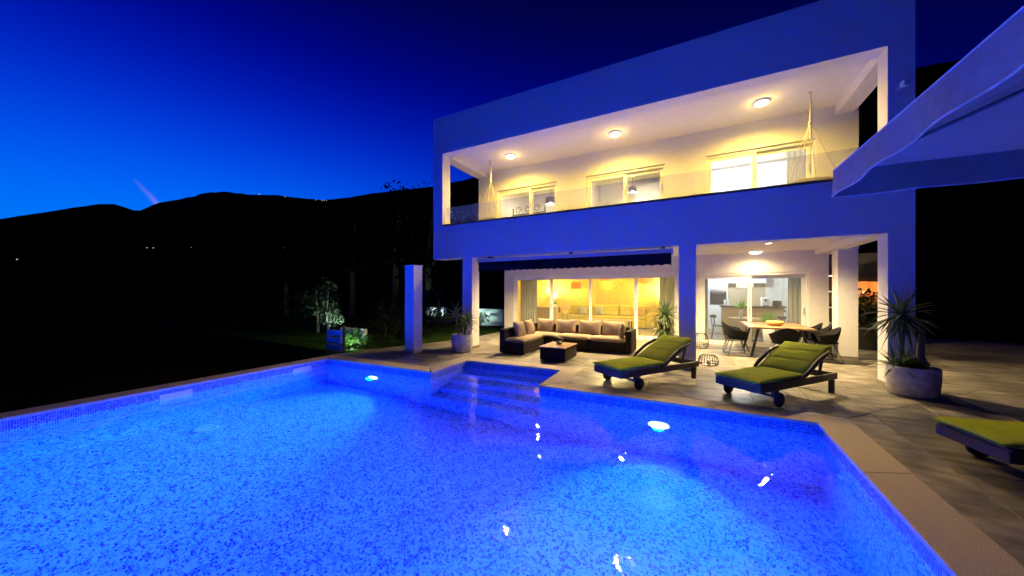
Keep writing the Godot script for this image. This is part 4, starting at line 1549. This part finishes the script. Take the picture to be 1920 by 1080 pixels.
	for q in [[-64.6, 0.2305, 880.0, 0], [-61.7, 0.2325, 880.0, 0], [-58.0, 0.2335, 880.0, 0], [-57.2, 0.2345, 880.0, 0], [-56.9, 0.2346, 880.0, 0], [-56.6, 0.2346, 880.0, 0], [-75.0, 0.0887, 400.0, 1], [-74.5, 0.0892, 400.0, 2], [-71.3, 0.0951, 400.0, 3], [-61.8, 0.108, 400.0, 4], [-83.5, 0.0545, 350.0, 5]]:
		var at := on_hill(q[0], q[1])
		var far := Vector2(at.x, at.z).length()
		var lb: String = ["tiny lamp of a house along the far ridge", "left one of a pair of tiny lamps on the dark hillside", "right one of a pair of tiny lamps on the dark hillside", "lone tiny lamp on the hillside right of a pair", "lone tiny lamp on the hillside below the ridge lamps", "lone tiny lamp low at the far left of the hillside"][q[3]]
		var lt := thing("hillside_lamp", lb, "lamp", at, "tiny lamps on the ridge" if q[3] == 0 else "tiny lamps on the dark hillside")
		var r: float = 0.0011 * far
		s = S()
		lathe(s, [Vector2(0.0, -r), Vector2(r * 0.7, -r * 0.7), Vector2(r, 0.0), Vector2(r * 0.7, r * 0.7), Vector2(0.0, r)], at, 10)
		part("globe", s, M.town_lamp, lt)
		s = S()
		tube(s, [at + Vector3(0, -0.012 * far, 0), at + Vector3(0, -r, 0)], r * 0.25, 5)
		part("post", s, M.dark_metal, lt)
		k += 1

# ---------------------------------------------------------------- rooms seen through the glass
func curtain(x0: float, x1: float, y0: float, y1: float, d: float, m: Material, label: String) -> void:
	var t := thing("curtain", label, "curtain", P((x0 + x1) / 2, y0, d), "curtains behind the glass doors")
	var s := S()
	s.set_smooth_group(0)
	var n := 60
	var folds := (x1 - x0) / 0.11
	for k in n:
		var q := []
		for e in [[k, y0], [k + 1, y0], [k + 1, y1], [k, y1]]:
			var f: float = float(e[0]) / n
			q.append(P(lerpf(x0, x1, f), e[1], d + 0.035 * sin(f * folds * TAU) * (1.0 if e[1] == y0 else 0.7)))
		quad(s, q[0], q[1], q[2], q[3], Vector3.BACK)
	part("cloth", s, m, t)
	s = S()
	tube(s, [P(x0 - 0.03, y1 + 0.01, d), P(x1 + 0.03, y1 + 0.01, d)], 0.012, 8)
	part("rail", s, M.white_frame, t)

func boxes(n: String, label: String, cat: String, base: Vector3, pieces: Array, group := "") -> Node3D:
	# pieces: [part name, material, x0, x1, y0, y1, d0, d1, chamfer]
	var t := thing(n, label, cat, base, group)
	for q in pieces:
		var s := S()
		bb(s, q[2], q[3], q[4], q[5], q[6], q[7], q[8])
		part(q[0], s, q[1], t)
	return t

func pendant(at: Vector3, top: float, r: float, h: float, label: String, shade: Material, c: Color, e: float) -> void:
	var t := thing("pendant_lamp", label, "lamp", at)
	var s := S()
	tube(s, [Vector3(at.x, top, at.z), at + Vector3(0, h * 0.6, 0)], 0.006, 6)
	part("cable", s, M.dark_metal, t)
	s = S()
	lathe(s, [Vector2(r, 0.0), Vector2(r * 0.96, h), Vector2(r * 0.93, h), Vector2(r * 0.97, 0.0)], at, 28)
	part("lamp_shade", s, shade, t)
	s = S()
	lathe(s, [Vector2(0.0, 0.0), Vector2(r * 0.5, h * 0.25), Vector2(r * 0.5, h * 0.6), Vector2(0.0, h * 0.8)], at, 20)
	part("lamp_bulb", s, M.lamp_warm, t)
	omni(t, at + Vector3(0, -0.03, 0), c, e, 0.06)

func room_lamp(at: Vector3, label: String, c: Color, e: float) -> void:
	var t := thing("room_lamp", label, "lamp", at)
	var s := S()
	lathe(s, [Vector2(0.0, -0.06), Vector2(0.14, -0.05), Vector2(0.16, 0.0)], at, 24)
	part("diffuser", s, M.lamp_white, t)
	omni(t, at + Vector3(0, -0.1, 0), c, e, 0.1)

func rooms() -> void:
	var warm := lin(1.0, 0.76, 0.27)
	# living room
	curtain(-6.38, -5.62, 0.03, 2.2, 12.62, M.curtain_grey, "grey-green curtain at the left end of the living room doors")
	curtain(-1.1, -0.5, 0.03, 2.2, 12.62, M.curtain_grey, "grey-green curtain at the right end of the living room doors")
	curtain(2.36, 2.72, 0.03, 2.14, 12.62, M.curtain_grey, "grey curtain at the right end of the dining room door")
	curtain(0.14, 0.34, 0.03, 2.14, 12.62, M.curtain_grey, "narrow grey curtain at the left end of the dining room door")
	curtain(2.0, 2.42, 3.52, 5.15, 10.85, M.curtain_white, "white curtain in the right balcony door")
	for q in [[-5.25, 1.94, "left orange wall lamp in the living room"], [-3.8, 2.32, "middle orange wall lamp in the living room"], [-1.9, 2.12, "right orange wall lamp in the living room"]]:
		var at := P(q[0], q[1], 16.55)
		var t := thing("wall_lamp", q[2], "lamp", at, "orange wall lamps in the living room")
		var s := S()
		bb(s, q[0] - 0.03, q[0] + 0.03, q[1] - 0.04, q[1] + 0.04, 16.6, 16.75, 0.004)
		part("bracket", s, M.steel, t)
		s = S()
		bb(s, q[0] - 0.24, q[0] + 0.24, q[1] - 0.15, q[1] + 0.15, 16.44, 16.6, 0.006)
		part("lamp_shade", s, M.shade_orange, t)
		s = S()
		bb(s, q[0] - 0.245, q[0] + 0.245, q[1] + 0.15, q[1] + 0.17, 16.435, 16.605, 0.003)
		bb(s, q[0] - 0.245, q[0] + 0.245, q[1] - 0.17, q[1] - 0.15, 16.435, 16.605, 0.003)
		part("trim", s, M.terracotta, t)
		omni(t, at + Vector3(0, -0.28, 0.1), warm, LIVE_E * 0.02, 0.08)
	for q in [[-1.2, 16.2, "tall floor lamp behind the right arm of the yellow sofa", 0.75], [-6.3, 16.3, "tall floor lamp in the left corner of the living room", 0.2]]:
		var at := P(q[0], 0.004, q[1])
		var t := thing("floor_lamp", q[2], "lamp", at, "living room floor lamps")
		var s := S()
		lathe(s, [Vector2(0.0, 0.0), Vector2(0.15, 0.0), Vector2(0.14, 0.03), Vector2(0.015, 0.04), Vector2(0.012, 1.35), Vector2(0.0, 1.35)], at, 20)
		part("stand", s, M.steel, t)
		s = S()
		lathe(s, [Vector2(0.13, 1.3), Vector2(0.17, 1.58), Vector2(0.165, 1.58), Vector2(0.125, 1.3)], at, 24)
		part("lamp_shade", s, M.shade_cream, t)
		omni(t, at + Vector3(0, 1.66, 0), warm, LIVE_E * q[3], 0.08)
	var ls := thing("room_lamp", "flat ceiling lamp in the middle of the living room", "lamp", P(-3.2, 2.75, 14.2))
	var s2 := S()
	lathe(s2, [Vector2(0.0, -0.05), Vector2(0.2, -0.04), Vector2(0.21, 0.0)], P(-3.2, 2.755, 14.2), 28)
	part("diffuser", s2, M.lamp_warm, ls)
	omni(ls, P(-3.2, 2.62, 14.2), warm, LIVE_E * 0.62, 0.15)
	var Y: Material = M.yellow_cloth
	boxes("yellow_sofa", "yellow sofa along the back wall of the living room", "sofa", P(-3.6, 0.004, 16.2), [["base", Y, -5.5, -1.9, 0.05, 0.4, 15.7, 16.6, 0.03], ["backrest", Y, -5.5, -1.9, 0.4, 0.88, 16.36, 16.62, 0.04], ["armrest", Y, -5.74, -5.503, 0.05, 0.64, 15.7, 16.62, 0.03], ["armrest", Y, -1.897, -1.66, 0.05, 0.64, 15.7, 16.62, 0.03],
		["seat_cushion", Y, -5.49, -4.32, 0.401, 0.52, 15.72, 16.35, 0.03], ["seat_cushion", Y, -4.31, -3.1, 0.401, 0.52, 15.72, 16.35, 0.03], ["seat_cushion", Y, -3.09, -1.91, 0.401, 0.52, 15.72, 16.35, 0.03], ["back_cushion", Y, -5.4, -4.34, 0.521, 1.02, 16.14, 16.34, 0.05], ["back_cushion", Y, -4.29, -3.12, 0.521, 1.02, 16.14, 16.34, 0.05], ["back_cushion", Y, -3.07, -2.0, 0.521, 1.02, 16.14, 16.34, 0.05]])
	for q in [[-4.75, 0.2], [-3.95, -0.3], [-2.35, 0.25]]:
		var t := thing("throw_pillow", ["patterned throw pillow at the left of the yellow sofa", "patterned throw pillow in the middle of the yellow sofa", "red-brown throw pillow at the right of the yellow sofa"][[-4.75, -3.95, -2.35].find(q[0])], "pillow", P(q[0], 0.52, 16.0), "throw pillows on the yellow sofa")
		var s := S()
		pillow(s, P(q[0], 0.73, 15.98), Vector3(0.42, 0.14, 0.4), Basis(Vector3.UP, q[1]) * Basis(Vector3.RIGHT, PI / 2 - 0.3), 2.6, 0.08)
		part("cover", s, M.terracotta if q[0] > -3.0 else M.curtain_grey, t)
	boxes("sofa_table", "light wooden table before the yellow sofa", "table", P(-3.3, 0.004, 14.7), [["table_top", M.pale_wood, -4.2, -2.3, 0.42, 0.46, 14.3, 15.1, 0.004], ["leg", M.dark_wood, -4.15, -4.09, 0.004, 0.42, 14.35, 14.41, 0], ["leg", M.dark_wood, -2.41, -2.35, 0.004, 0.42, 14.35, 14.41, 0], ["leg", M.dark_wood, -4.15, -4.09, 0.004, 0.42, 14.99, 15.05, 0], ["leg", M.dark_wood, -2.41, -2.35, 0.004, 0.42, 14.99, 15.05, 0]])
	boxes("side_table", "small dark side table left of the yellow sofa", "table", P(-5.95, 0.004, 15.5), [["table_top", M.dark_wood, -6.2, -5.78, 0.62, 0.9, 15.3, 15.7, 0.004], ["leg", M.dark_wood, -6.02, -5.96, 0.004, 0.62, 15.47, 15.53, 0]])
	leaf_plant("small plant on the side table in the living room", P(-5.98, 0.9, 15.5), 0.09, 0.12, 0.22, 90, 0.1)
	boxes("sideboard", "olive-brown cabinet at the left wall of the living room", "cabinet", P(-6.1, 0.004, 13.7), [["body", M.pale_wood, -6.5, -5.4, 0.05, 0.95, 14.0, 14.4, 0.006], ["door", M.pale_wood, -6.48, -5.96, 0.08, 0.92, 13.985, 14.0, 0.003], ["door", M.pale_wood, -5.95, -5.42, 0.08, 0.92, 13.985, 14.0, 0.003], ["plinth", M.dark_wood, -6.45, -5.45, 0.004, 0.05, 14.03, 14.37, 0]])
	# kitchen
	var L: Material = M.lacquer
	boxes("tall_cabinet", "tall white kitchen cabinet with a built-in dark oven", "cabinet", P(0.65, 0.004, 16.3), [["body", L, 0.18, 1.1, 0.004, 2.3, 15.95, 16.74, 0.006], ["door", L, 0.2, 1.08, 0.1, 1.08, 15.93, 15.95, 0.004], ["door", L, 0.2, 1.08, 1.78, 2.28, 15.93, 15.95, 0.004], ["oven", M.black, 0.5, 1.06, 1.12, 1.72, 15.92, 15.95, 0.004], ["oven_panel", M.steel, 0.5, 1.06, 1.62, 1.72, 15.91, 15.92, 0.002], ["handle", M.steel, 0.56, 1.0, 1.56, 1.58, 15.88, 15.91, 0.003]])
	boxes("back_counter", "kitchen counter with beige splashback along the back wall", "counter", P(1.9, 0.004, 16.4), [["body", L, 1.1, 2.97, 0.004, 0.88, 16.15, 16.74, 0.004], ["worktop", M.black, 1.1, 2.97, 0.88, 0.92, 16.12, 16.74, 0.004], ["splashback", M.splash, 1.11, 2.42, 0.921, 1.95, 16.72, 16.745, 0]])
	boxes("wall_cabinet", "white wall cabinets above the beige kitchen splashback", "cabinet", P(1.8, 1.95, 16.5), [["body", L, 1.11, 2.42, 1.951, 2.5, 16.4, 16.74, 0.004], ["door", L, 1.12, 1.75, 1.96, 2.49, 16.38, 16.4, 0.003], ["door", L, 1.76, 2.41, 1.96, 2.49, 16.38, 16.4, 0.003]])
	boxes("kitchen_bar", "beige kitchen bar with a dark top facing the dining room", "counter", P(1.75, 0.004, 15.3), [["body", M.pale_wood, 0.85, 2.7, 0.004, 1.05, 15.0, 15.5, 0.005], ["worktop", M.black, 0.8, 2.75, 1.05, 1.1, 14.9, 15.55, 0.006]])
	boxes("coffee_machine", "white coffee machine on the kitchen bar", "coffee machine", P(2.2, 1.1, 15.2), [["body", M.white_plastic, 2.08, 2.3, 1.1, 1.42, 15.1, 15.35, 0.015], ["spout", M.black, 2.15, 2.23, 1.28, 1.34, 15.04, 15.1, 0.004], ["tray", M.black, 2.1, 2.28, 1.1, 1.13, 15.0, 15.1, 0.003]])
	boxes("toaster", "black toaster at the right end of the kitchen bar", "toaster", P(2.5, 1.1, 15.2), [["body", M.black, 2.42, 2.66, 1.1, 1.3, 15.1, 15.3, 0.02], ["lever", M.steel, 2.41, 2.42, 1.2, 1.23, 15.18, 15.22, 0.002]])
	boxes("bottle_rack", "group of white bottles on the left end of the bar", "bottle", P(0.98, 1.1, 15.2), [["bottle", M.white_plastic, 0.92, 0.99, 1.1, 1.32, 15.15, 15.22, 0.02], ["bottle", M.white_plastic, 1.03, 1.1, 1.1, 1.36, 15.18, 15.25, 0.02]])
	boxes("picture", "small warm-coloured picture on the kitchen side wall", "picture", P(2.9, 1.64, 14.6), [["frame", M.dark_wood, 2.955, 2.98, 1.6, 2.05, 14.3, 14.75, 0.003], ["print", M.print_warm, 2.95, 2.956, 1.63, 2.02, 14.33, 14.72, 0]])
	boxes("notice", "white paper notice on the kitchen side wall", "paper", P(2.97, 1.2, 14.0), [["sheet", M.white_plastic, 2.972, 2.978, 1.15, 1.5, 13.8, 14.2, 0]])
	pendant(P(1.45, 1.78, 13.9), 2.76, 0.24, 0.16, "white pendant lamp hanging over the indoor dining table", M.shade_cream, lin(1.0, 0.9, 0.75), 0.5)
	room_lamp(P(1.3, 2.758, 15.0), "flat white ceiling lamp in the kitchen", lin(0.78, 0.92, 1.0), KITCH_E)
	var rt := thing("round_table", "round indoor dining table behind the dining room door", "table", P(1.5, 0.004, 13.8))
	var s := S()
	lathe(s, [Vector2(0.0, 0.70), Vector2(0.53, 0.70), Vector2(0.55, 0.72), Vector2(0.53, 0.74), Vector2(0.0, 0.74)], P(1.5, 0.004, 13.8), 36)
	part("table_top", s, M.pale_wood, rt)
	s = S()
	lathe(s, [Vector2(0.0, 0.0), Vector2(0.25, 0.0), Vector2(0.22, 0.03), Vector2(0.05, 0.06), Vector2(0.05, 0.7), Vector2(0.0, 0.7)], P(1.5, 0.004, 13.8), 24)
	part("pedestal", s, M.dark_wood, rt)
	for q in [[0.68, 13.7, -PI / 2, "dark indoor chair left of the round table"], [2.3, 13.9, PI / 2, "dark indoor chair right of the round table"]]:
		var ct := boxes("indoor_chair", q[3], "chair", P(q[0], 0.004, q[1]), [["seat", M.black, q[0] - 0.21, q[0] + 0.21, 0.44, 0.48, q[1] - 0.21, q[1] + 0.21, 0.01]], "dark chairs round the indoor table")
		var sg := -1.0 if q[2] < 0 else 1.0
		for a in [[-0.18, -0.18], [0.18, -0.18], [-0.18, 0.18], [0.18, 0.18]]:
			s = S()
			tube(s, [P(q[0] + a[0] * 1.15, 0.004, q[1] + a[1] * 1.15), P(q[0] + a[0] * 0.8, 0.44, q[1] + a[1] * 0.8)], 0.016, 7)
			part("leg", s, M.black, ct)
		s = S()
		var pts := []
		for k in 9:
			var a := lerpf(-1.2, 1.2, k / 8.0)
			pts.append(P(q[0] + sg * 0.23 * cos(a), 0.78, q[1] + 0.25 * sin(a)))
		tube(s, pts, 0.045, 8)
		part("backrest", s, M.black, ct)
		s = S()
		for k in [1, 4, 7]:
			tube(s, [P(q[0] + sg * 0.19 * cos(lerpf(-1.2, 1.2, k / 8.0)), 0.48, q[1] + 0.2 * sin(lerpf(-1.2, 1.2, k / 8.0))), pts[k]], 0.012, 6)
		part("spindles", s, M.black, ct)
	leaf_plant("green leaves in a tall vase on the indoor table", P(1.32, 0.744, 13.6), 0.06, 0.3, 0.42, 60, 0.2)
	leaf_plant("wide green plant in a pot beside the dining room door", P(1.95, 0.004, 12.95), 0.16, 0.62, 0.5, 110, 0.26)
	# upper rooms
	pendant(P(-5.0, 5.05, 12.5), 5.86, 0.2, 0.24, "drum-shaped pendant lamp in the left upper room", M.dark_metal, lin(1.0, 0.86, 0.55), UP_E)
	pendant(P(-1.9, 5.0, 12.2), 5.86, 0.13, 0.17, "small round pendant lamp in the middle upper room", M.dark_metal, lin(1.0, 0.84, 0.5), UP_E)
	room_lamp(P(1.4, 5.858, 12.4), "bright white ceiling lamp in the right upper room", lin(0.97, 0.98, 1.0), UP_E * 2.6)
	boxes("wardrobe", "pale wardrobe in the middle upper room", "wardrobe", P(-1.0, 3.48, 13.6), [["body", M.inner_wall, -2.0, -0.35, 3.48, 5.6, 13.45, 13.98, 0.005], ["door", L, -1.98, -1.2, 3.52, 5.56, 13.43, 13.45, 0.003], ["door", L, -1.18, -0.37, 3.52, 5.56, 13.43, 13.45, 0.003]])
	var hb := thing("bed_headboard", "black wrought-iron bed headboard with scrolls in the left upper room", "bed", P(-5.7, 3.48, 12.0))
	s = S()
	for k in 3:
		var pts := []
		for j in 30:
			var f := j / 29.0
			var a := f * TAU * 1.3
			pts.append(P(-6.15 + 0.4 * k + 0.14 * (1.0 - 0.6 * f) * cos(a), 4.82 + 0.14 * (1.0 - 0.6 * f) * sin(a), 12.0))
		tube(s, pts, 0.013, 6)
	part("scrolls", s, M.black, hb)
	s = S()
	bb(s, -6.4, -5.0, 4.62, 4.66, 11.98, 12.02)
	bb(s, -6.4, -6.36, 3.48, 4.9, 11.98, 12.02)
	bb(s, -5.04, -5.0, 3.48, 4.9, 11.98, 12.02)
	part("frame", s, M.black, hb)

const LIVE_E := 15.0
const KITCH_E := 6.0
const UP_E := 6.5

func leaf_plant(label: String, at: Vector3, r: float, h: float, up: float, n: int, leaf: float) -> void:
	var t := thing("house_plant", label, "plant", at)
	var s := S()
	lathe(s, [Vector2(0.0, 0.0), Vector2(r * 0.75, 0.0), Vector2(r, h), Vector2(r * 0.88, h), Vector2(r * 0.7, 0.02), Vector2(0.0, 0.02)], at, 20)
	part("vase", s, M.white_plastic, t)
	s = S()
	for k in n / 3:
		var a := TAU * k * 0.382
		var el := rng.randf_range(0.5, 1.4)
		strap(s, at + Vector3(0, h * 0.9, 0), Vector3(cos(a) * cos(el), sin(el), sin(a) * cos(el)), up * rng.randf_range(0.7, 1.1), leaf * 0.4, rng.randf_range(0.2, 0.8), 4)
	part("leaves", s, M.house_leaf, t)

func _ready() -> void:
	rng.seed = 20
	camera_and_sky()
	materials()
	setting()
	house()
	lamps()
	awning()
	hanging_chairs()
	pillar()
	outdoor_sofa()
	coffee_table()
	loungers()
	dining()
	wire_lantern(P(0.12, 0.002, 11.2), "upright wire lantern beside the dining room door", Basis.IDENTITY, 0.2, 0.42)
	wire_lantern(P(0.24, 0.0, 8.7), "squat wire lantern on the floor beside the middle column", Basis.IDENTITY, 0.2, 0.22)
	planters()
	parasol()
	garden()
	rooms()
